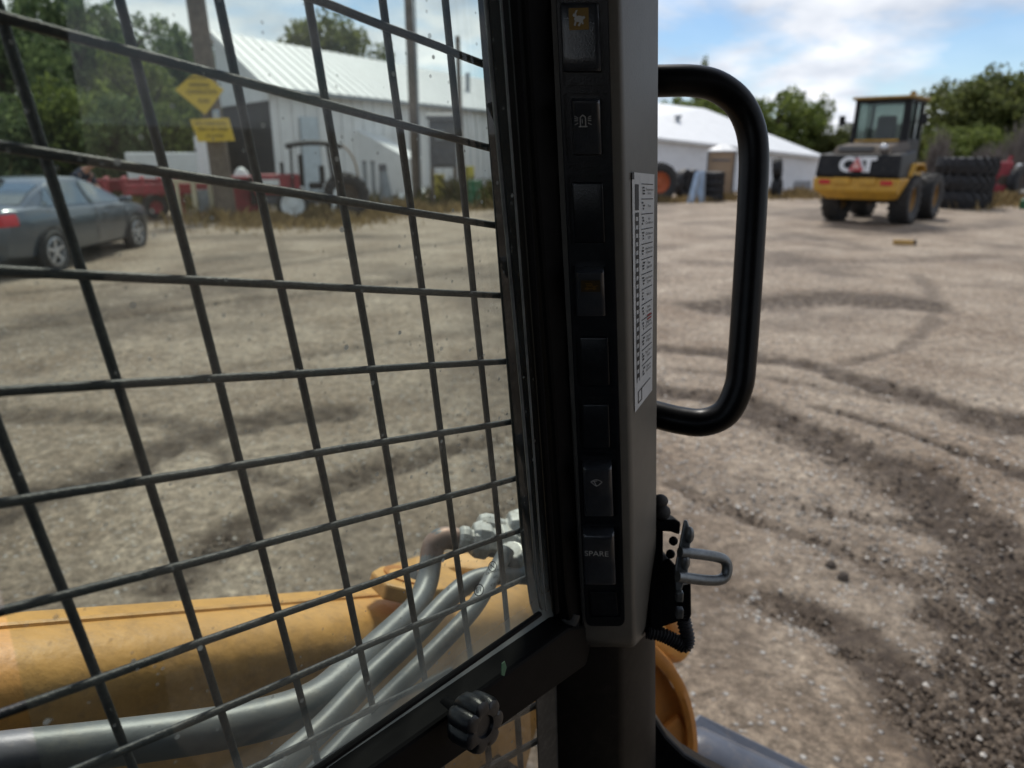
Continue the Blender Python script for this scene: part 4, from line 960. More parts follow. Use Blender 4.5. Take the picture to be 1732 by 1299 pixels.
ht = side_prism([(-1.22, 1.69, .70), (-1.05, 1.88, .62), (0.3, 2.0, .62), (0.3, 1.76, .72)], 'hood_top', 'hood_brown', bv=.04)
MB().prism([(-.55, -1.16, 1.76), (.25, -1.16, 1.76), (.25, -1.06, 1.87), (-.55, -1.06, 1.87)], (0, -.02, .005)).build('grille', M['dark_inside'], ht)
ball(Vector((.48, -1.12, 1.84)), .09, M['alloy'], 'work_lamp', ht)
# cab: posts, glass, roof
cabg = wb('cab_base', (0.05, 0.95, 1.85), (1.25, 1.35, 0.55), 'cat_black')
wb('cab_ledge', (0.0, 0.30, 2.06), (1.05, .18, .10), 'cat_yellow', WL, .02)
for (x, y, w_) in ((-.60, .34, .11), (.63, .34, .20), (-.58, 1.55, .07), (.62, 1.55, .12), (.64, 0.95, .08)):
    MB().prism([(x - w_ / 2, y - .05, 2.0), (x + w_ / 2, y - .05, 2.0), (x + w_ / 2 * .9 - .02 * x, y - .03, 3.05), (x - w_ / 2 * .9 - .02 * x, y - .03, 3.05)], (0, .1, 0)).build('cab_post', M['cat_black'], WL, bevel=.01)
M['cab_glass'] = glass_mat('cab_glass', (0.62, 0.68, 0.66), dust=0.10, dust_col=(.35, .38, .34), specks=False)
MB().prism([(-.55, .35, 2.12), (.56, .35, 2.12), (.55, .37, 3.03), (-.55, .37, 3.03)], (0, .008, 0)).build('window', M['cab_glass'], WL)
MB().prism([(.62, .38, 2.1), (.62, 1.5, 2.1), (.62, 1.5, 3.03), (.62, .38, 3.03)], (-.008, 0, 0)).build('window', M['cab_glass'], WL)
MB().prism([(-.60, .38, 2.1), (-.60, 1.5, 2.1), (-.60, 1.5, 3.03), (-.60, .38, 3.03)], (.008, 0, 0)).build('window', M['cab_glass'], WL)
MB().prism([(-.55, 1.55, 2.1), (.56, 1.55, 2.1), (.56, 1.55, 3.03), (-.55, 1.55, 3.03)], (0, .008, 0)).build('window', M['cab_glass'], WL)
M['roof_ochre'] = mat('roof_ochre', (.30, .19, .05), .7, var=.25, scale=4, dirt=(.14, .10, .06), dirt_amt=.6)
wb('operator_seat', (0.02, 0.85, 2.35), (0.48, .16, .70), 'cat_black', WL, .07)
wb('cab_roof', (0.03, 0.95, 3.105), (1.46, 1.55, 0.075), M['roof_ochre'], WL, .03)
MB().tube([(.45, 1.2, 3.14), (.45, 1.2, 3.24), (.45, 1.2, 3.30)], [.08, .08, .04], 12).build('beacon', M['roof_ochre'], WL, smooth=True)
MB().tube([(-.55, -.3, 1.9), (-.55, -.3, 2.35)], .05, 10).build('exhaust', M['cat_black'], WL, smooth=True)
for sx in (-1, 1):
    MB().tube([(sx * .70, .5, 2.5), (sx * .95, .45, 2.55)], .02, 6).build('mirror_arm', M['cat_black'], WL)
    wb('mirror', (sx * .98, .45, 2.58), (.16, .05, .26), 'cat_black', WL, .02)
for zz in (1.28, 1.36, 1.44, 1.52, 1.60):
    for sx in (-1, 1): MB().box((sx * .74, -1.37 + (zz - 1.2) * .167, zz), (.34, .015, .025)).build('louvre', M['dark_inside'], hood)
for xx in (-.3, 0, .3): MB().box((xx, .345, 2.58), (.02, .03, .9)).build('window_bar', M['cat_black'], WL) if xx == -.3 else None
wb('cab_visor', (0.03, 0.95, 3.035), (1.32, 1.42, 0.06), 'cat_black', WL, .02)
fn = MB(); fr_ = [(.68, -.45, 1.15), (.68, -.15, 1.42), (.68, .55, 1.42), (.68, .75, 1.25)]
for i in range(3):
    a_, c_ = Vector(fr_[i]), Vector(fr_[i + 1]); fn.prism([a_, c_, c_ + Vector((.34, 0, 0)), a_ + Vector((.34, 0, 0))], (0, 0, .05))
fn.build('fender', M['cat_yellow'], WL, bevel=.01)
wb('front_frame', (0, 2.0, 1.0), (.9, 1.2, .7), 'cat_yellow'); wb('lift_boom', (0, 3.1, 1.0), (.7, 1.6, .3), 'cat_yellow', WL, .03, -.25)
wb('rear_axle', (0, 0, .60), (1.3, .22, .22), 'cat_black'); wb('chassis', (0, .6, .75), (.8, 1.9, .4), 'cat_black')

for ch in WL.children:
    if ch.name.split('.')[0] in ('cab_base', 'cab_ledge', 'cab_post', 'window', 'window_bar', 'operator_seat', 'cab_roof', 'cab_visor', 'beacon', 'mirror', 'mirror_arm'):
        ch.location.x -= 0.13; ch.location.z -= 0.07
# ------------------------------------------------------------------ parked grey sedan
gr_, gf_ = G(95, 457), G(238, 417)
cdx = (gf_ - gr_); cdx.z = 0; cdx.normalize(); cly = Vector((-cdx.y, cdx.x, 0))
org = Vector((gr_.x, gr_.y, 0)) + cdx * 1.34 + cly * 0.80
car = empty('parked_car', org, math.atan2(cdx.y, cdx.x), 'dark grey four-door sedan parked seen from its rear corner', 'car')
car.scale = (1.06, 1.0, 0.93)
def ip(tab, x):
    for (a_, b_), (c_, d_) in zip(tab, tab[1:]):
        if x <= c_: return b_ + (d_ - b_) * (x - a_) / (c_ - a_) if x > a_ else b_
    return tab[-1][1]
ZD = [(-2.32, .62), (-2.27, .98), (-2.1, 1.05), (-1.5, 1.06), (-.9, 1.0), (0, .97), (.9, .95), (1.15, .95), (1.8, .86), (2.15, .74), (2.32, .55)]
ZL = [(-2.32, .42), (-2.2, .28), (-1.8, .22), (1.8, .20), (2.2, .24), (2.32, .36)]
WD = [(-2.32, .60), (-2.22, .78), (-1.9, .86), (-1.3, .90), (0, .90), (1.4, .89), (2.0, .80), (2.2, .70), (2.32, .52)]
ZR = [(-1.75, 1.05), (-1.3, 1.26), (-.8, 1.41), (-.3, 1.465), (.1, 1.46), (.45, 1.38), (1.2, .95)]
xs_ = [-2.32, -2.30, -2.27, -2.2, -2.1, -1.9, -1.7, -1.5, -1.2, -.9, -.5, 0, .5, .9, 1.2, 1.5, 1.8, 2.0, 2.15, 2.25, 2.32]
rows_ = []
for x in xs_:
    zl, zd, w_ = ip(ZL, x), ip(ZD, x), ip(WD, x); hh = zd - zl
    half = [(0, zl), (w_ * .82, zl), (w_ * .95, zl + hh * .10), (w_ * .985, zl + hh * .35), (w_, zl + hh * .60), (w_ * .985, zl + hh * .80), (w_ * .95, zd - hh * .05), (w_ * .88, zd), (w_ * .5, zd + .02), (0, zd + .028)]
    rows_.append([(x, -y, z) for y, z in half] + [(x, y, z) for y, z in half[::-1][1:]])
b_ = MB(); b_.grid(rows_); k = len(rows_[0]); b_.f.append(tuple(range(k))); b_.f.append(tuple(range((len(xs_) - 1) * k, len(xs_) * k)))
body = b_.build('body', M['car'], car, smooth=True)
def gh(x, t_, push=0.0):                                              # greenhouse side surface
    zd, zr, w_ = ip(ZD, x) - .02, ip(ZR, x), ip(WD, x)
    s_ = min(1, (zr - zd) / .45)
    return Vector((x, w_ * .90 - .20 * s_ * t_ + push, zd + (zr - .05 * s_ - zd) * t_ + push * .4))
xg = [-1.75, -1.55, -1.3, -1.05, -.8, -.55, -.3, -.1, .1, .3, .45, .7, .95, 1.2]
rows_ = []
for x in xg:
    hf = [gh(x, 0), gh(x, .5), gh(x, 1)]; zr = ip(ZR, x); q = hf[2]
    hf += [Vector((x, q.y * .88, zr - .012)), Vector((x, q.y * .5, zr + .006)), Vector((x, 0, zr + .012))]
    rows_.append([(p_.x, -p_.y, p_.z) for p_ in hf] + [(p_.x, p_.y, p_.z) for p_ in hf[::-1][1:]])
MB().grid(rows_).build('roof', M['car'], car, smooth=True)
def swin(x0b, x1b, x0t, x1t, name='side_window'):
    for s in (-1, 1):
        rows_ = []
        for i in range(7):
            t_ = .10 + .80 * i / 6; a0, a1 = x0b + (x0t - x0b) * i / 6, x1b + (x1t - x1b) * i / 6
            row = []
            for j in range(7):
                p_ = gh(a0 + (a1 - a0) * j / 6, t_, .008); row.append((p_.x, s * p_.y, p_.z))
            rows_.append(row)
        MB().grid(rows_).build(name, M['car_glass'], car, smooth=True, fix=False)
swin(.02, .98, -.02, .42); swin(-.95, -.06, -.90, -.10); swin(-1.40, -1.0, -1.05, -.95)
def top_pane(x0, x1, name):
    rows_ = []
    for i in range(7):
        x = x0 + (x1 - x0) * i / 6; q = gh(x, 1); zr = ip(ZR, x)
        rows_.append([(x, y * q.y, zr + .016 - .02 * abs(y)) for y in (-.88, -.5, 0, .5, .88)])
    MB().grid(rows_).build(name, M['car_glass'], car, smooth=True, fix=False)
top_pane(-1.66, -.95, 'rear_window'); top_pane(.50, 1.14, 'windscreen')
for s in (-1, 1):
    for x in (-1.34, 1.32):
        w_ = ip(WD, x)
        b_ = MB(); b_.lathe([(.345, 0), (.38, .004), (.385, -.03), (0, -.03), (0, 0)], 28)
        o = b_.build('wheel_arch', M['rubber_new'], car, smooth=True); o.location = (x, s * (w_ - .002), .34); o.rotation_euler = Vector((0, s, 0)).to_track_quat('Z', 'Y').to_euler()
        t_ = tyre_mb(.325, .20, .225).build('wheel', M['rubber'], car, smooth=True); t_.location = (x, s * (w_ - .07), .325); t_.rotation_euler = Vector((0, s, 0)).to_track_quat('Z', 'X').to_euler()
        b_ = MB(); b_.lathe([(.228, .085), (.205, .09), (.198, .03), (.0, .03)], 28)
        for q in range(5):
            an = 2 * math.pi * q / 5
            b_.prism([Matrix.Rotation(an, 3, 'Z') @ Vector(v_) for v_ in ((.03, -.035, .075), (.21, -.022, .085), (.21, .022, .085), (.03, .035, .075))], Vector((0, 0, -.03)))
        b_.lathe([(.06, .06), (.055, .085), (0, .088)], 14)
        b_.build('rim', M['alloy'], t_, smooth=True)
    b_ = MB(); rows_ = []
    for x, in [(-2.315,), (-2.28,), (-2.22,), (-2.1,), (-1.98,)]:
        w_ = ip(WD, x); rows_.append([(x - .012, s * (w_ * 1.0 + .008), .80), (x - .012, s * (w_ * .99 + .01), .90), (x - .01, s * (w_ * .96 + .006), .975)])
    rows_ = [[(-2.335, s * .38, .80), (-2.335, s * .38, .89), (-2.32, s * .38, .96)]] + rows_
    b_.grid(rows_).build('tail_light', M['lamp_red'], car, smooth=True, fix=False)
    o = MB().box((0, 0, 0), (.13, .20, .12)).build('mirror', M['car'], car, bevel=.03); o.location = (.86, s * .98, 1.0)
    for x in (-.72, .28):
        o = MB().box((0, 0, 0), (.16, .03, .03)).build('door_handle', M['car'], car, bevel=.008); o.location = (x, s * .90, .80)
    for x in (-.02, .98, -1.02):
        o = MB().box((0, 0, 0), (.008, .006, .55)).build('door_seam', M['rubber_new'], car); o.location = (x, s * .895, .64)
MB().box((-2.31, 0, .60), (.06, 1.3, .16)).build('bumper', M['car'], car, bevel=.02)
MB().prism([(-1.0, .0, 1.385), (-.78, .0, 1.42), (-.95, .0, 1.46)], (0, .03, 0)).build('roof_antenna', M['rubber_new'], car)

# ------------------------------------------------------------------ person bending over behind the car
def skin_figure(name, joints, edges, m, parent=None, sub=2):
    me_ = bpy.data.meshes.new(name); me_.from_pydata([j[0] for j in joints], edges, []); me_.update()
    o = put(name, me_, parent); me_.materials.append(m)
    sk = o.modifiers.new('skin', 'SKIN'); sk.use_smooth_shade = True
    for i, j in enumerate(joints):
        r_ = j[1]; me_.skin_vertices[0].data[i].radius = r_ if isinstance(r_, tuple) else (r_, r_)
    me_.skin_vertices[0].data[0].use_root = True
    ss = o.modifiers.new('sub', 'SUBSURF'); ss.levels = sub; ss.render_levels = sub
    return o
pg = DY(112, 300, 16.3); per = empty('person', (pg.x, pg.y, 0), R(-8), 'person in a navy top bending forward behind the grey sedan', 'person')
J = [((0, 0, .92), (.15, .12)), ((.16, 0, 1.10), (.15, .12)), ((.36, 0, 1.30), (.18, .13)), ((.48, 0, 1.385), (.10, .09)), ((.56, 0, 1.43), (.055, .055)), ((.62, 0, 1.475), (.085, .075)), ((.66, 0, 1.53), (.092, .08)), ((.675, 0, 1.58), (.07, .065)),
     ((-.03, .10, .86), .10), ((.03, .11, .50), .065), ((-.05, .11, .10), .045), ((.08, .12, .04), .035), ((-.03, -.10, .86), .10), ((.05, -.11, .50), .065), ((-.02, -.11, .10), .045), ((.11, -.12, .04), .035),
     ((.42, .19, 1.28), .06), ((.50, .24, 1.02), .045), ((.70, .20, .85), .035), ((.78, .18, .80), .03), ((.42, -.19, 1.28), .06), ((.50, -.24, 1.02), .045), ((.70, -.20, .85), .035), ((.78, -.18, .80), .03)]
Ed = [(0, 1), (1, 2), (2, 3), (3, 4), (4, 5), (5, 6), (6, 7), (0, 8), (8, 9), (9, 10), (10, 11), (0, 12), (12, 13), (13, 14), (14, 15), (2, 16), (16, 17), (17, 18), (18, 19), (2, 20), (20, 21), (21, 22), (22, 23)]
bodyo = skin_figure('body', J, Ed, M['skin'], per)
Jt = [((-.02, 0, .90), (.165, .14)), ((.15, 0, 1.10), (.175, .145)), ((.35, 0, 1.30), (.205, .155)), ((.47, 0, 1.375), (.12, .10)), ((.42, .20, 1.28), .075), ((.49, .245, 1.04), .06), ((.42, -.20, 1.28), .075), ((.49, -.245, 1.04), .06)]
skin_figure('jacket', Jt, [(0, 1), (1, 2), (2, 3), (2, 4), (4, 5), (2, 6), (6, 7)], M['navy'], per)
Jl = [((0, 0, .90), (.165, .14)), ((-.03, .10, .82), .115), ((.03, .11, .50), .08), ((-.05, .11, .12), .062), ((-.03, -.10, .82), .115), ((.05, -.11, .50), .08), ((-.02, -.11, .12), .062)]
skin_figure('trousers', Jl, [(0, 1), (1, 2), (2, 3), (0, 4), (4, 5), (5, 6)], M['denim'], per)
ball(Vector((.635, 0, 1.575)), .092, M['hair'], 'hair', per, (1.0, .95, .75))

# ------------------------------------------------------------------ poles and signs
def pole(name, label, px, py_base, w_px, lean_top, hgt, cat='utility pole', m='wood'):
    g_, rz_, mp = site(px, py_base); r_ = w_px * mp / 2
    e_ = empty(name, g_, 0, label, cat)
    ptop = Vector((lean_top, 0, hgt))
    MB().tube([Vector((0, 0, -.1)), ptop * .3, ptop * .7, ptop], [r_ * 1.08, r_, r_ * .93, r_ * .85], 16).build('shaft', M[m], e_, smooth=True)
    return e_, g_, mp, rz_
p1, g1, mp1, rz1 = pole('utility_pole', 'thick wooden utility pole carrying the yellow warning signs', 385, 372, 30, -.25, 7.5)
MB().box((0.12, -0.30, 2.55), (.16, .05, .42)).build('meter_plate', M['bluepanel'], p1, bevel=.01)
MB().box((0.12, -0.335, 2.55), (.07, .02, .26)).build('meter_label', M['white_print'], p1)
p2, g2, mp2, _ = pole('utility_pole', 'pale slim utility pole in front of the white shed, beside the grey cabinet', 706, 345, 15, -.05, 7.2)
for z in (2.2, 3.4): MB().tube([Vector((.16, -.12, .2)), Vector((.16, -.12, 6.8))], .035, 8).build('conduit', M['steel'], p2, smooth=True) if z < 3 else None
p3, g3, mp3, _ = pole('utility_pole', 'thin dark short pole right of the grey cabinet, top below the clouds', 782, 346, 9, -.05, 5.3)
def sign(name, label, px_poly, base, lines, hh, yo):
    t_ = g1.y - 0.45
    pts_ = [DY(x, y, t_) for x, y in px_poly]; c_ = sum(pts_, Vector()) / len(pts_)
    e_ = empty(name, c_, 0, label, 'sign')
    MB().prism([p_ - c_ for p_ in pts_], (0, .02, 0)).build('plate', M['sign'], e_)
    for s, px, py, w_ in lines:
        vs, fs = text_verts(s, 1.0); wm_ = max(abs(v_.x) for v_ in vs); hm = max(abs(v_.y) for v_ in vs)
        o_ = DY(px, py, t_ - .012) - c_; ws = w_ * t_ / FPX / 2; hs_ = hh * t_ / FPX / 2
        b_ = MB(); b_.add([(o_.x + v_.x / wm_ * ws + .0, o_.y, o_.z + v_.y / hm * hs_) for v_ in vs], fs); b_.build('lettering', M['ink'], e_, fix=False)
    return e_
sign('diamond_sign', 'yellow diamond warning sign with four black lines on the thick pole', [(336, 116), (378, 152), (347, 194), (296, 152)], None,
     [('CAUTION', 334, 131, 30), ('WINDING', 337, 144, 32), ('CONSTRUCTION', 341, 156, 48), ('ROAD', 345, 171, 18)], 7.5, 0)
sign('caution_plate', 'yellow slanted rectangular sign just below the diamond sign', [(321, 202), (386, 199), (397, 238), (335, 240)], None,
     [('NO PARKING', 356, 209, 50), ('ONLY IN YARD', 360, 219, 48), ('ALLOWED', 364, 230, 30)], 6.0, 0)

# ------------------------------------------------------------------ trees and shrubs
def crown_mesh(name, seed, m, nleaf=9000, clumps=95, leaf=0.15, squash=1.0, rag=0.35):
    """unit crown: radius about 1, centred at the origin, leaf-sized faces gathered in uneven clumps"""
    r_ = np.random.default_rng(seed)
    d = r_.normal(size=(clumps, 3)); d /= np.linalg.norm(d, axis=1)[:, None]
    rad = r_.random(clumps) ** 0.45 * (0.55 + rag * r_.random(clumps) + 0.25)
    cc = d * rad[:, None]; cr = 0.14 + 0.20 * r_.random(clumps)
    wgt = cr ** 2; wgt /= wgt.sum()
    ci = r_.choice(clumps, nleaf, p=wgt)
    off = r_.normal(size=(nleaf, 3)); off /= np.linalg.norm(off, axis=1)[:, None]
    pos = cc[ci] + off * (cr[ci] * r_.random(nleaf) ** 0.4)[:, None]
    nrm = off + r_.normal(size=(nleaf, 3)) * 0.7; nrm /= np.linalg.norm(nrm, axis=1)[:, None]
    tmp = r_.normal(size=(nleaf, 3)); u = np.cross(nrm, tmp); u /= np.linalg.norm(u, axis=1)[:, None]; v = np.cross(nrm, u)
    s = leaf * (0.35 + 0.65 * r_.random(nleaf))[:, None] * 0.5
    q = np.stack([pos - u * s, pos + v * s * .55, pos + u * s * 1.1, pos - v * s * .6], 1).reshape(-1, 3)
    q[:, 2] *= squash
    me_ = bpy.data.meshes.new(name)
    me_.from_pydata(q.tolist(), [], np.arange(nleaf * 4).reshape(-1, 4).tolist()); me_.update(); me_.materials.append(m)
    return me_
CR = {'dark': [crown_mesh('crown', 11, M['leaf_dark']), crown_mesh('crown', 12, M['leaf_dark'], rag=.5)],
      'mid': [crown_mesh('crown', 21, M['leaf_mid']), crown_mesh('crown', 22, M['leaf_mid'], rag=.5)],
      'olive': [crown_mesh('crown', 31, M['leaf_olive']), crown_mesh('crown', 32, M['leaf_olive'], rag=.5)]}
def trunk_mesh(seed):
    r_ = random.Random(seed); b_ = MB()
    b_.tube([(0, 0, -.05), (.02, 0, .35), (-.01, .02, .7), (0, 0, 1.0)], [.045, .034, .026, .012], 9)
    for k in range(7):
        a_ = r_.random() * 6.28; z = .35 + .07 * k; ln = .25 + .2 * r_.random()
        b_.tube([(0, 0, z), (math.cos(a_) * ln * .5, math.sin(a_) * ln * .5, z + .10), (math.cos(a_) * ln, math.sin(a_) * ln, z + .26)], [.018, .012, .005], 6)
    return b_.mesh('trunk', M['bark'], True)
TRK = [trunk_mesh(1), trunk_mesh(2)]
TN = [0]
def tree(px, top_py, dist, w_px, kind, label, group, name='tree', low=0.30):
    TN[0] += 1; i = TN[0]
    tp = DY(px, top_py, dist); h = tp.z; w_ = w_px * (dist * .954) / FPX
    e_ = empty(name, (tp.x, tp.y, 0), i * 1.3, label, 'tree' if name == 'tree' else 'shrub', group)
    c_ = put('crown', CR[kind][i % 2], e_); zc = h * (low + 1) / 2; hz = h * (1 - low) / 2
    c_.location = (0, 0, zc); c_.scale = (w_ / 2 / .95, w_ / 2 / .95, hz / .95); c_.rotation_euler = (0, 0, i * 2.1)
    t_ = put('trunk', TRK[i % 2], e_); t_.scale = (h * .9, h * .9, h * .9)
    return e_
GL = 'trees beyond the yard on the left'
for a_ in [(-10, 40, 34, 210, 'dark', 'dark leafy tree at the far left edge, behind the sedan', GL),
           (70, -25, 40, 200, 'dark', 'tall dark tree rising over the sedan roof', GL),
           (165, 18, 42, 170, 'dark', 'dark tree with ragged crown between the first two mesh wires', GL),
           (235, 95, 38, 150, 'mid', 'shorter tree in front of the dark trees, left of the yellow signs', GL),
           (290, 55, 46, 150, 'dark', 'broad tree whose crown reaches behind the thick sign pole', GL),
           (345, 72, 52, 120, 'dark', 'farther dark tree directly behind the sign pole', GL),
           (545, 40, 62, 165, 'olive', 'single bushy tree rising over the white shed roof', 'trees behind the sheds')]:
    tree(*a_, low=.12 if a_[0] < 400 else .3)
for a_ in [(20, 165, 27, 170, 'dark', 'low dark shrub above the sedan boot', 'shrubs at the wood edge'), (120, 150, 28, 150, 'mid', 'green shrub above the sedan roof', 'shrubs at the wood edge'),
           (205, 165, 27, 140, 'dark', 'dark shrub above the red implement', 'shrubs at the wood edge'), (275, 175, 28, 120, 'mid', 'shrub behind the white box trailer', 'shrubs at the wood edge'), (330, 200, 29, 90, 'dark', 'small dark shrub behind the yellow plates', 'shrubs at the wood edge')]:
    tree(*a_, name='shrub', low=.02)
GRt = 'trees along the right skyline'
for a_ in [(1150, 172, 66, 90, 'mid', 'tree top showing just right of the pillar over the shed ridge', GRt), (1196, 100, 75, 40, 'olive', 'slender tree tip poking over the grab handle', GRt), (1225, 166, 60, 110, 'mid', 'tree framed inside the grab handle over the shed', GRt),
           (1320, 158, 60, 120, 'mid', 'bright green tree right of the grab handle', GRt), (1378, 172, 62, 70, 'mid', 'narrower tree left of the loader, behind the shed end', GRt), (1420, 210, 60, 80, 'olive', 'low tree just left of the loader cab', GRt),
           (1500, 215, 66, 90, 'olive', 'tree seen through the loader cab', GRt), (1600, 212, 52, 110, 'mid', 'small tree right of the loader cab', GRt), (1660, 136, 50, 165, 'olive', 'large olive tree above the stacked tractor tyres', GRt),
           (1735, 98, 48, 175, 'olive', 'tallest olive tree at the right edge', GRt), (1640, 215, 44, 110, 'mid', 'green shrubby tree behind the stacked tyres', GRt), (1800, 190, 44, 130, 'mid', 'tree cut by the right edge, partly behind bare brush', GRt)]:
    tree(*a_, low=.10)
# bare grey brush behind the tractor tyres
def brush(px, base_py, top_py, dist, w_px, label, seed):
    r_ = random.Random(seed); b0 = DY(px, base_py, dist); h = DY(px, top_py, dist).z; w_ = w_px * dist * .954 / FPX
    e_ = empty('bare_brush', (b0.x, b0.y, 0), 0, label, 'shrub', 'bare grey brush')
    b_ = MB()
    for k in range(260):
        a_ = r_.random() * 6.28; q = r_.random() ** .7 * w_ / 2; x0, y0 = q * .5 * math.cos(a_), q * .5 * math.sin(a_); hh = h * (1 - (q / (w_ / 2)) ** 2 * .55) * (.6 + .4 * r_.random())
        x1, y1 = q * math.cos(a_) + r_.gauss(0, .1), q * math.sin(a_) + r_.gauss(0, .1); s_ = .012 + .014 * r_.random()
        mx_, my_ = (x0 + x1) / 2 + r_.gauss(0, .08), (y0 + y1) / 2
        b_.add([(x0 - s_, y0, 0), (x0 + s_, y0, 0), (mx_ + s_, my_, hh * .5), (x1 + s_ * .3, y1, hh), (x1 - s_ * .3, y1, hh), (mx_ - s_, my_, hh * .5)], [(0, 1, 2, 5), (5, 2, 3, 4)])
        for _ in range(5):
            t_ = .35 + .6 * r_.random(); bx, by, bz = x0 + (x1 - x0) * t_, y0 + (y1 - y0) * t_, hh * t_; dx_, dy_, dz_ = r_.gauss(0, .2), r_.gauss(0, .2), .12 + .3 * r_.random()
            b_.add([(bx - .01, by, bz), (bx + .01, by, bz), (bx + dx_, by + dy_, bz + dz_)], [(0, 1, 2)])
    b_.build('twigs', M['twig'], e_, fix=False); return e_
brush(1580, 315, 205, 33, 45, 'bare grey brush just right of the loader cab', 1); brush(1665, 315, 232, 34, 80, 'low bare brush over the stacked tractor tyres', 2)
brush(1712, 315, 190, 34, 75, 'tall bare grey brush near the right edge', 3); brush(1750, 315, 215, 36, 70, 'bare brush cut off by the right edge', 4)

# ------------------------------------------------------------------ things behind the mesh window
def local(px, py):
    g_, rz_, mp = site(px, py); return g_, rz_, mp
def lbox(name, x0, x1, z0, z1, y0, y1, m, par, bv=.01):
    o = MB().box(((x0 + x1) / 2, (y0 + y1) / 2, (z0 + z1) / 2), (x1 - x0, y1 - y0, z1 - z0)).build(name, M[m] if isinstance(m, str) else m, par, bevel=bv); return o
def thing_at(name, label, cat, px, py, group=None):
    g_, rz_, mp = site(px, py); return empty(name, g_, rz_, label, cat, group), mp
# red farm implement behind the sedan
e, u = thing_at('farm_implement', 'long red farm implement lying behind the sedan bonnet', 'implement', 255, 368)
z = lambda py: (368 - py) * u
X = lambda px: (px - 255) * u
lbox('main_beam', X(160), X(345), z(326), z(308), -.15, .15, 'red', e, .03)
for px in (175, 200, 225, 250, 275, 300, 325):
    lbox('cross_bar', X(px) - .06, X(px) + .06, z(333), z(305), -.9, .9, 'red', e, .02)
lbox('rear_beam', X(170), X(350), z(324), z(310), .8, 1.0, 'red', e, .03); lbox('front_beam', X(225), X(340), z(330), z(314), -1.0, -.85, 'red', e, .03)
wheel(e, (X(264), -.75, .33), (0.25, -1, 0), .33, .24, .16, 'red', 0); wheel(e, (X(264), .75, .33), (0.25, 1, 0), .33, .24, .16, 'red', 0)
for px in (180, 305, 335): lbox('leg', X(px) - .04, X(px) + .04, 0, z(318), -.05, .05, 'red', e)
# cream rack on a timber
e, u = thing_at('timber_rack', 'cream upright posts on a low timber base left of the thick pole', 'rack', 335, 372)
z = lambda py: (372 - py) * u
X = lambda px: (px - 335) * u
for px in (309, 334, 359): lbox('post', X(px) - .06, X(px) + .06, .08, z(308), -.06, .06, 'cream', e, .015)
lbox('base_timber', X(300), X(380), 0, .12, -.12, .12, 'tan', e, .02); lbox('back_panel', X(338), X(378), z(360), z(325), .08, .14, 'steel', e); lbox('cap_rail', X(300), X(378), z(314), z(307), -.08, .08, 'cream', e, .01)
# white trailer box and upright tank
e, u = thing_at('box_trailer', 'low white box trailer behind the red implement', 'trailer', 290, 345)
lbox('body', -55 * u, 52 * u, .55, 79 * u, -.9, .9, 'white', e, .05)
for sx in (-1, 1): wheel(e, (sx * .5, -.95, .3), (0, -1, 0), .30, .2, .17, 'alloy')
e, u = thing_at('upright_tank', 'narrow white upright tank beneath the yellow plates, against the pole', 'tank', 355, 356)
MB().lathe([(0, .25), (11 * u, .25), (11 * u, 112 * u), (8 * u, 118 * u), (0, 119 * u)], 20).build('shell', M['white'], e, smooth=True)
for sx in (-1, 1):
    for sy in (-1, 1): MB().tube([(sx * 7 * u, sy * 7 * u, 0), (sx * 7 * u, sy * 7 * u, .3)], .03, 8).build('leg', M['steel'], e)
# red bin
e, u = thing_at('storage_bin', 'bright red steel bin with lid right of the thick pole', 'bin', 416, 366)
MB().add([(x * u, y_, zz * u) for zz, w_ in ((3, .9), (56, 1.0)) for x, y_ in ((-24 * w_, -.4), (24 * w_, -.4), (24 * w_, .4), (-24 * w_, .4))], [(0, 1, 2, 3), (4, 5, 6, 7), (0, 1, 5, 4), (1, 2, 6, 5), (2, 3, 7, 6), (3, 0, 4, 7)]).build('body', M['red'], e, bevel=.03)
lbox('lid', -25 * u, 25 * u, 57 * u, 64 * u, -.45, .45, 'red', e, .03); lbox('rib', -2 * u, 2 * u, 5 * u, 56 * u, -.46, -.40, 'red', e, .01)
MB().lathe([(12 * u, 64 * u), (10 * u, 70 * u), (5 * u, 76 * u), (0, 78 * u)], 16).build('lid_dome', M['white'], e, smooth=True)
for sx in (-1, 1): lbox('skid', sx * 18 * u - .05, sx * 18 * u + .05, 0, 3.2 * u, -.4, .4, 'grey_box', e)
# red compact tractor with canopy
e, u = thing_at('canopy_tractor', 'red compact tractor with black canopy and white wheel rims in front of the shed', 'tractor', 510, 366)
z = lambda py: (366 - py) * u
X = lambda px: (px - 510) * u
lbox('bonnet', X(440), X(512), z(330), z(298), -.32, .32, 'red', e, .06); lbox('side_stripe', X(446), X(480), z(316), z(306), -.335, -.30, 'white', e, .01); lbox('chassis', X(445), X(560), z(345), z(328), -.2, .2, 'grey_box', e, .03)
lbox('grille', X(434), X(442), z(345), z(302), -.28, .28, 'cat_black', e, .03); MB().tube([(X(486), -.1, z(300)), (X(486), -.1, z(280))], .05, 10).build('exhaust', M['cat_black'], e, smooth=True)
lbox('seat', X(526), X(548), z(322), z(312), -.25, .25, 'cat_black', e, .04); lbox('seat_back', X(544), X(552), z(314), z(285), -.25, .25, 'cat_black', e, .04)
lbox('steering_column', X(512), X(519), z(318), z(268), -.05, .05, 'cat_black', e, .02)
for px, tp in ((500, 502), (566, 560)):
    for sy in (-1, 1): MB().tube([(X(px), sy * .5, z(318)), (X(tp), sy * .5, z(254))], .03, 8).build('canopy_post', M['cat_black'], e, smooth=True)
rows_ = [[(X(494 + 88 * i / 8), y_, z(254) + (.16 - .16 * ((i - 4) / 4) ** 2) * .6 + (.05 if abs(y_) < .5 else 0)) for y_ in (-.65, -.5, 0, .5, .65)] for i in range(9)]
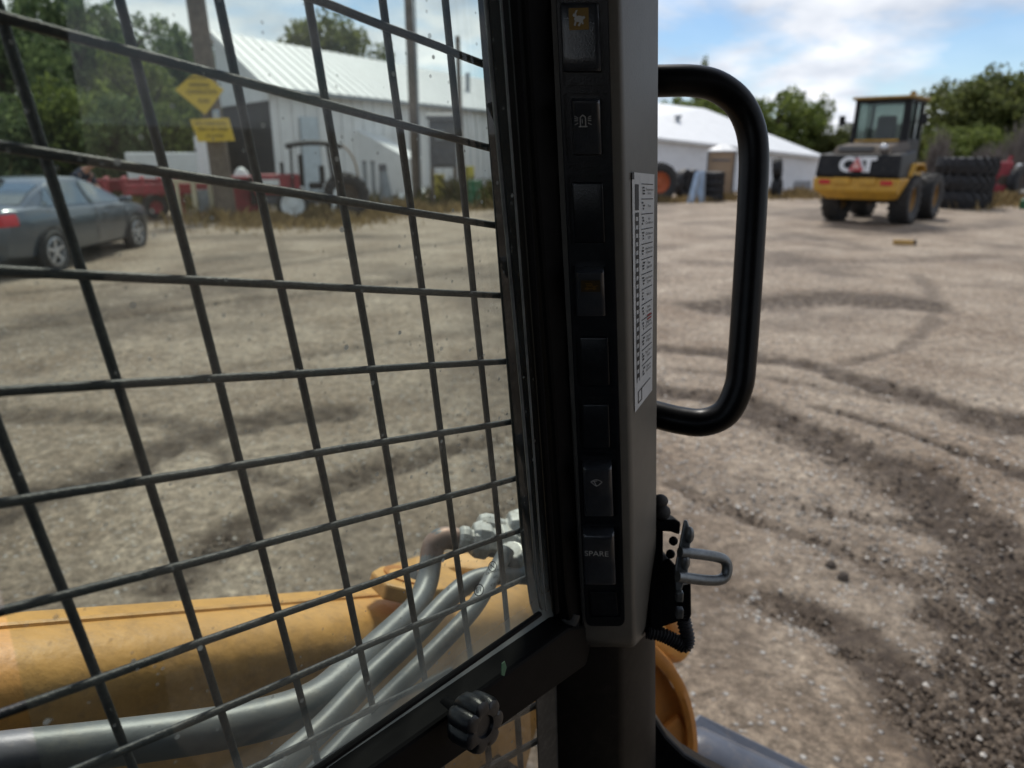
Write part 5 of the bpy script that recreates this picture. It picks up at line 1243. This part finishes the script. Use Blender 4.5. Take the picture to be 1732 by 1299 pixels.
cm = MB(); cm.grid(rows_); o = cm.build('canopy', M['cat_black'], e, smooth=True); sl = o.modifiers.new('solid', 'SOLIDIFY'); sl.thickness = .09
for sy in (-1, 1):
    wheel(e, (X(499), sy * .55, z(345)), (-.25, sy, 0), 26 * u, .22, 19 * u, 'white', 0)
    wheel(e, (X(585), sy * .62, 34 * u), (-.1, sy, 0), 34 * u, .35, 18 * u, 'hood_brown', 16, 'rubber_new')
MB().tube([(X(572), -.55, z(295)), (X(565), -.75, z(330)), (X(556), -.95, z(375))], .05, 10).build('loader_strut', M['white'], e, smooth=True)
hoop = [(X(575 + 32 * math.sin(i / 8 * 1.5)), .2, z(252) - (1 - math.cos(i / 8 * 1.5)) * 55 * u) for i in range(9)]
MB().tube(hoop, .025, 8).build('hoop', M['tan'], e, smooth=True)
# grey tapered post and thin posts
e, u = thing_at('steel_bollard', 'tapered grey steel post with dark cap left of the slim pole', 'post', 655, 352)
MB().tube([(0, 0, 0), (-4 * u, 0, 60 * u)], [13 * u, 6.5 * u], 16).build('shaft', M['steel'], e, smooth=True); MB().tube([(-4 * u, 0, 60 * u), (-4.5 * u, 0, 71 * u)], [7.2 * u, 6 * u], 16).build('cap', M['grey_box'], e, smooth=True)
for px, lb in ((620, 'left one of two thin grey posts behind the tractor rear wheel'), (634, 'right one of two thin grey posts behind the tractor rear wheel')):
    e, u = thing_at('thin_post', lb, 'post', px, 346, 'thin grey posts'); MB().tube([(0, 0, 0), (0, 0, 68 * u)], 3.2 * u, 12).build('shaft', M['steel'], e, smooth=True); MB().tube([(0, 0, 67 * u), (0, 0, 70 * u)], 3.8 * u, 12).build('cap', M['grey_box'], e)
# electrical cabinet on legs
e, u = thing_at('electrical_cabinet', 'weathered dark grey cabinet on legs between the slim and thin poles', 'cabinet', 752, 348)
lbox('body', -22 * u, 22 * u, 62 * u, 136 * u, -.3, .3, 'grey_box', e, .03); lbox('lower_box', -14 * u, 18 * u, 66 * u, 88 * u, -.36, -.3, 'grey_box', e, .02); lbox('panel', -12 * u, 2 * u, 104 * u, 120 * u, -.34, -.3, 'steel', e, .01)
MB().prism([(-26 * u, -.45, 136 * u), (26 * u, -.45, 136 * u), (26 * u, .45, 142 * u), (-26 * u, .45, 142 * u), ], (0, 0, 6 * u)).build('roof', M['grey_box'], e)
for sx in (-1, 1):
    for sy in (-1, 1): lbox('leg', sx * 19 * u - .06, sx * 19 * u + .06, 0, 62 * u, sy * .22 - .05, sy * .22 + .05, 'wood', e, .01)
def barrel(label, px, py, w_, h, m, name='barrel', cat='barrel'):
    e_, u_ = thing_at(name, label, cat, px, py); r_ = w_ / 2 * u_; hh = h * u_
    MB().lathe([(0, 0), (r_ * .96, 0), (r_, hh * .03), (r_ * .97, hh * .05), (r_ * .97, hh * .32), (r_ * 1.01, hh * .34), (r_ * .97, hh * .36), (r_ * .97, hh * .64), (r_ * 1.01, hh * .66), (r_ * .97, hh * .68), (r_ * .97, hh * .96), (r_, hh * .98), (r_ * .97, hh), (0, hh * .985)], 24).build('drum', M[m], e_, smooth=True)
    MB().lathe([(0, hh * 1.01), (r_ * .12, hh * 1.01), (r_ * .12, hh * .98)], 10, Matrix.Translation((r_ * .5, 0, 0))).build('bung', M['steel'], e_)
    return e_
barrel('yellow barrel under the grey cabinet', 741, 345, 24, 48, 'drum_yellow'); barrel('dark green barrel right of the thin pole', 803, 352, 25, 45, 'drum_green'); barrel('small yellow drum behind the dark green barrel', 795, 346, 16, 62, 'drum_yellow')
# white plastic heap behind the slim pole
def lump(name, label, cat, px, py, wx, hz, m, seed, group=None):
    g_, rz_, mp = site(px, py); r_ = random.Random(seed); b_ = MB()
    prof_ = []
    rows_ = []
    for i in range(7):
        th = math.pi / 2 * i / 6; rows_.append([])
        for j in range(13):
            a_ = 2 * math.pi * (j % 12) / 12; r2 = random.Random(seed * 100 + i * 13 + j % 12); k = 1 + .22 * (r2.random() - .5) if i < 6 else 1
            rows_[-1].append((math.cos(a_) * math.cos(th) * wx / 2 * mp * k, math.sin(a_) * math.cos(th) * wx / 2 * mp * k, math.sin(th) * hz * mp * k))
    o = b_.grid(rows_).build(name, M[m], None, smooth=True); o.location = g_; o.rotation_euler = (0, 0, rz_ + seed); tag(o, label, cat, group); return o
lump('plastic_heap', 'crumpled white plastic heap between the steel post and the barrel', 'heap', 705, 342, 38, 30, 'white', 3)
lump('plastic_heap', 'smaller white heap at the foot of the grey tapered post', 'heap', 682, 346, 22, 18, 'white', 4)

# ------------------------------------------------------------------ things on the right beyond the handle
def solo_tyre(label, px, py, r_px, w_m, axis, group, lugs=0, name='tyre', zc=None, mt='rubber_new', rim=None):
    g_, rz_, mp = site(px, py); r_ = r_px * mp
    e_ = empty(name, g_, rz_, label, 'tyre', group)
    t_ = tyre_mb(r_, w_m, r_ * .55, lugs, .035).build('tread', M[mt], e_, smooth=True)
    ax_ = Vector(axis).normalized(); t_.rotation_euler = ax_.to_track_quat('Z', 'Y').to_euler()
    t_.location = (0, 0, (r_ if abs(ax_.z) < .5 else w_m / 2) if zc is None else zc)
    if rim:
        q = rim_mb(r_ * .55, w_m).build('rim', M[rim], e_, smooth=True); q.location = t_.location; q.rotation_euler = t_.rotation_euler
    return e_
GT = 'old tyres along the shed'
solo_tyre('big upright tractor tyre with rusty orange rim half behind the pillar', 1112, 341, 31, .42, (.35, -1, 0), GT, 18, 'tractor_tyre', None, 'rubber', 'rim_orange')
solo_tyre('black tyre standing behind the orange-rimmed tractor tyre', 1155, 336, 24, .3, (.9, -.5, 0), GT); solo_tyre('black tyre standing left of the blue panels', 1168, 335, 23, .3, (.8, -.6, 0), GT)
for k in range(4):
    g_, rz_, mp = site(1203, 340); solo_tyre(['lowest', 'second', 'third', 'topmost'][k] + ' tyre of the stack in front of the tan cabin', 1203, 340, 18, .26, (0.02, 0.02 * (-1) ** k, 1), GT, 14, 'tyre', .13 + .26 * k)
solo_tyre('lower black tyre of the pair right of the handle', 1312, 334, 15, .30, (1, -.25, 0), GT, 14); o = solo_tyre('upper black tyre of the pair right of the handle', 1310, 334, 15, .32, (.9, -.1, .1), GT, 14, 'tyre', 46 * site(1310, 334)[2])
e, u = thing_at('blue_panel', 'pale blue metal panel leaning left in front of the tyres', 'panel', 1166, 342, 'blue panels'); MB().prism([(-4 * u, -.4, 0), (4 * u, -.4, 0), (14 * u, .1, 49 * u), (6 * u, .1, 49 * u)], (.03, .06, 0)).build('sheet', M['bluepanel'], e); MB().prism([(5 * u, -.42, 0), (7 * u, -.42, 0), (16 * u, .08, 47 * u), (14 * u, .08, 47 * u)], (.02, .06, 0)).build('flange', M['steel'], e)
e, u = thing_at('blue_panel', 'pale blue metal panel standing nearly upright beside the leaning one', 'panel', 1183, 341, 'blue panels'); MB().prism([(-5 * u, -.4, 0), (5 * u, -.4, 0), (4 * u, .05, 49 * u), (-5 * u, .05, 49 * u)], (.03, .06, 0)).build('sheet', M['bluepanel'], e); MB().prism([(5.5 * u, -.42, 0), (7.5 * u, -.42, 0), (6 * u, .03, 47 * u), (4.5 * u, .03, 47 * u)], (.02, .06, 0)).build('flange', M['steel'], e)
e, u = thing_at('portable_cabin', 'tan portable cabin with white roof beside the low shed', 'cabin', 1216, 334)
lbox('walls', -22 * u, 21 * u, .08, 72 * u, -.45, .55, 'tan', e, .02); lbox('door', -16 * u, 13 * u, .12, 66 * u, -.48, -.45, 'tan', e, .015); lbox('door_rail', -16 * u, 13 * u, 58 * u, 61 * u, -.50, -.48, 'grey_box', e, .005)
for sx in (-22, 20): lbox('corner_post', sx * u - .03, sx * u + .03, 0, 73 * u, -.5, -.43, 'grey_box', e, .01)
rows_ = [[(x * u, y_, (72 + (14 if abs(y_) < .3 else 2) * (1 - abs(x) / 30)) * u) for x in (-24, -20, 0, 20, 23)] for y_ in (-.52, -.25, .3, .6)]
MB().grid(rows_).build('roof', M['white'], e, smooth=True); lbox('roof_edge', -23.5 * u, 22.5 * u, 72 * u, 75 * u, -.5, .6, 'white', e, .01); lbox('base', -22 * u, 21 * u, 0, .08, -.42, .5, 'grey_box', e)
for k, (px, py, w_) in enumerate([(1350, 330, 9), (1361, 329, 8), (1370, 331, 12), (1382, 330, 12), (1392, 332, 9)]):
    lump('rubble_chunk', ['leftmost white rubble chunk at the shed foot', 'second white rubble chunk from the left at the shed foot', 'middle white rubble chunk at the shed foot', 'fourth white rubble chunk, left of the loader', 'white rubble chunk nearest the loader tyre'][k], 'rubble', px, py, w_, w_ * .7, 'white', 20 + k, 'white rubble')
# red implement and tyre at the right edge
e, u = thing_at('red_implement', 'dark red implement between the stacked tyres and the right edge', 'implement', 1692, 340)
lbox('frame', -17 * u, 16 * u, 14 * u, 25 * u, -.3, .3, 'red', e, .03); lbox('upper_box', -9 * u, 8 * u, 34 * u, 58 * u, -.25, .25, 'red', e, .05); lbox('upright', -14 * u, -9 * u, 20 * u, 48 * u, -.2, .2, 'red', e, .02); lbox('gear_case', -6 * u, 14 * u, 22 * u, 38 * u, -.3, .2, 'hood_brown', e, .04)
MB().tube([(0, 0, 55 * u), (4 * u, 0, 66 * u)], 3 * u, 10).build('filler', M['red'], e, smooth=True); ball(Vector((15 * u, -.3, 52 * u)), 3.5 * u, M['white'], 'lamp', e)
for sx in (-12, 10): lbox('leg', sx * u - .05, sx * u + .05, 0, 16 * u, -.1, .1, 'grey_box', e)
solo_tyre('upright tractor tyre beyond the red implement, touching the right edge', 1722, 341, 28, .34, (.85, -.5, 0), GT, 18, 'tractor_tyre', None, 'rubber_new')
e, u = thing_at('green_can', 'small green can at the right edge of the yard', 'can', 1731, 353); MB().lathe([(0, 0), (6 * u, 0), (6 * u, 12 * u), (3 * u, 15 * u), (0, 15 * u)], 14).build('can_body', M['drum_green'], e, smooth=True); MB().lathe([(2 * u, 15 * u), (2 * u, 17 * u), (0, 17 * u)], 10).build('can_cap', M['white'], e)
# offcut of timber lying in the yard
g_, rz_, mp = site(1527, 414); e = empty('timber_offcut', g_, R(-15), 'yellowish timber offcut with dark end lying on the gravel before the loader', 'timber')
MB().box((0, 0, .05), (.36, .09, .09)).build('block', mat('fresh_timber', (.42, .26, .08), .7, var=.2), e, bevel=.008); MB().box((.20, 0, .055), (.07, .10, .10)).build('end', M['hood_brown'], e, bevel=.02)

# ------------------------------------------------------------------ dry grass, gravel, clods
def blades(name, label, strips, n_, hgt, m, seed, wid=.012):
    r_ = np.random.default_rng(seed); vs, fs = [], []
    for k in range(n_):
        s_ = strips[r_.integers(len(strips))]
        a_, b2, spread_ = G(*s_[0]), G(*s_[1]), s_[2]
        p_ = a_.lerp(b2, r_.random()) + Vector((r_.normal() * spread_, r_.normal() * spread_, 0)); h = hgt * s_[3] * (.25 + .8 * r_.random()) * (.35 + 1.3 * abs(math.sin(p_.x * 1.9 + 2 * math.sin(p_.y * 1.3))) * abs(math.cos(p_.x * .63 + p_.y * .9)) ** .6); an = r_.random() * 6.28; ln = h * (.2 + .5 * r_.random())
        w_ = wid * (0.7 + r_.random()); dx_, dy_ = math.cos(an), math.sin(an); b0 = len(vs)
        vs += [(p_.x - dy_ * w_, p_.y + dx_ * w_, 0), (p_.x + dy_ * w_, p_.y - dx_ * w_, 0), (p_.x + dx_ * ln * .4 + dy_ * w_ * .7, p_.y + dy_ * ln * .4 - dx_ * w_ * .7, h * .65), (p_.x + dx_ * ln, p_.y + dy_ * ln, h), (p_.x + dx_ * ln * .4 - dy_ * w_ * .7, p_.y + dy_ * ln * .4 + dx_ * w_ * .7, h * .65)]
        fs.append((b0, b0 + 1, b0 + 2, b0 + 3, b0 + 4))
    me_ = bpy.data.meshes.new(name); me_.from_pydata(vs, [], fs); me_.update(); me_.materials.append(m)
    return tag(put(name, me_), label, 'grass', None, 'stuff')
blades('dry_grass', 'brown dry grass along the edge of the yard', [((370, 374), (560, 372), .8, 1.2), ((540, 368), (700, 358), .8, 1.1), ((680, 356), (850, 350), .8, 1.1), ((440, 382), (590, 376), .8, .6)], 6000, .26, M['straw'], 5, .016)
blades('dry_grass', 'straw coloured grass at the foot of the tyres and shed', [((1110, 342), (1240, 338), .4, .8), ((1305, 336), (1390, 330), .8, 1), ((1600, 350), (1732, 340), .9, 1.2), ((1660, 345), (1800, 338), .8, 1.2)], 5000, .30, M['straw'], 6, .018)
blades('weeds', 'green weeds at the wood edge and by the barrels', [((150, 350), (330, 352), 1.5, 1.3), ((780, 350), (850, 348), .4, 1.6), ((0, 335), (200, 335), 2.5, 2.2), ((620, 350), (850, 345), .6, 1)], 5000, .42, M['weed'], 7, .022)
def scatter(name, label, n_, m, seed, smin, smax, mode):
    r_ = np.random.default_rng(seed); vs, fs = [], []
    base = [(0, 0, .6), (1, 0, 0), (.3, .95, 0), (-.8, .6, .1), (-.8, -.6, 0), (.3, -.95, .05), (.3, .2, .75)]
    tri_ = [(6, 1, 2), (6, 2, 3), (0, 6, 3), (0, 3, 4), (0, 4, 5), (0, 5, 1), (6, 0, 1)]
    cnt = 0; X_, Y_ = [], []
    while cnt < n_:
        px, py = r_.random() * 2000 - 130, 400 + 930 * r_.random() ** 0.75
        g_ = G(px, py); X_.append(g_.x + r_.normal() * .1); Y_.append(g_.y + r_.normal() * .1); cnt += 1
    X_, Y_ = np.array(X_), np.array(Y_); f_, rt_ = track_field(X_, Y_)
    for x, y, f1, r1 in zip(X_, Y_, f_, rt_):
        if mode == 'gravel' and f1 > .35 and r_.random() < .85: continue
        if mode == 'clod' and f1 < .25: continue
        s = smin + (smax - smin) * r_.random() ** 3; an = r_.random() * 6.28; c_, s_ = math.cos(an) * s, math.sin(an) * s; z0 = -.035 * max(-1, min(1, r1)) - .004
        q = .7 + .6 * r_.random(); b0 = len(vs)
        vs += [(x + c_ * a0 - s_ * b1 * q, y + s_ * a0 + c_ * b1 * q, z0 + s * z1 * (.6 + .5 * q)) for a0, b1, z1 in base]; fs += [tuple(i + b0 for i in t_) for t_ in tri_]
    me_ = bpy.data.meshes.new(name); me_.from_pydata(vs, [], fs); me_.update(); me_.materials.append(m)
    return tag(put(name, me_), label, 'gravel' if mode == 'gravel' else 'mud', None, 'stuff')
scatter('gravel', 'loose pale gravel over the yard', 40000, M['pebble'], 3, .003, .0135, 'gravel')
scatter('mud_crumbs', 'dark crumbs of mud in the wheel tracks', 42000, M['clod'], 4, .003, .017, 'clod')
for k, (px, py, s_) in enumerate([(1405, 958, 17), (1426, 978, 19)]):
    lump('dirt_clod', ['upper dark clod of earth right of the latch loop', 'lower dark clod of earth right of the latch loop'][k], 'clod', px, py, s_, s_ * .6, 'hood_brown', 40 + k, 'clods of earth')
for k, (px, py, s_) in enumerate([(1272, 1013, 11), (1282, 1046, 11), (1320, 1000, 9), (1676, 1018, 12), (1643, 1203, 9)]):
    lump('white_stone', ['white stone right of the latch, middle of three', 'white stone right of the latch, lowest of three', 'white stone right of the latch, rightmost of three', 'white stone in the dark mud near the right edge', 'white stone in the mud at lower right'][k], 'stone', px, py, s_ * .8, s_ * .45, 'stone', 50 + k, 'white stones')
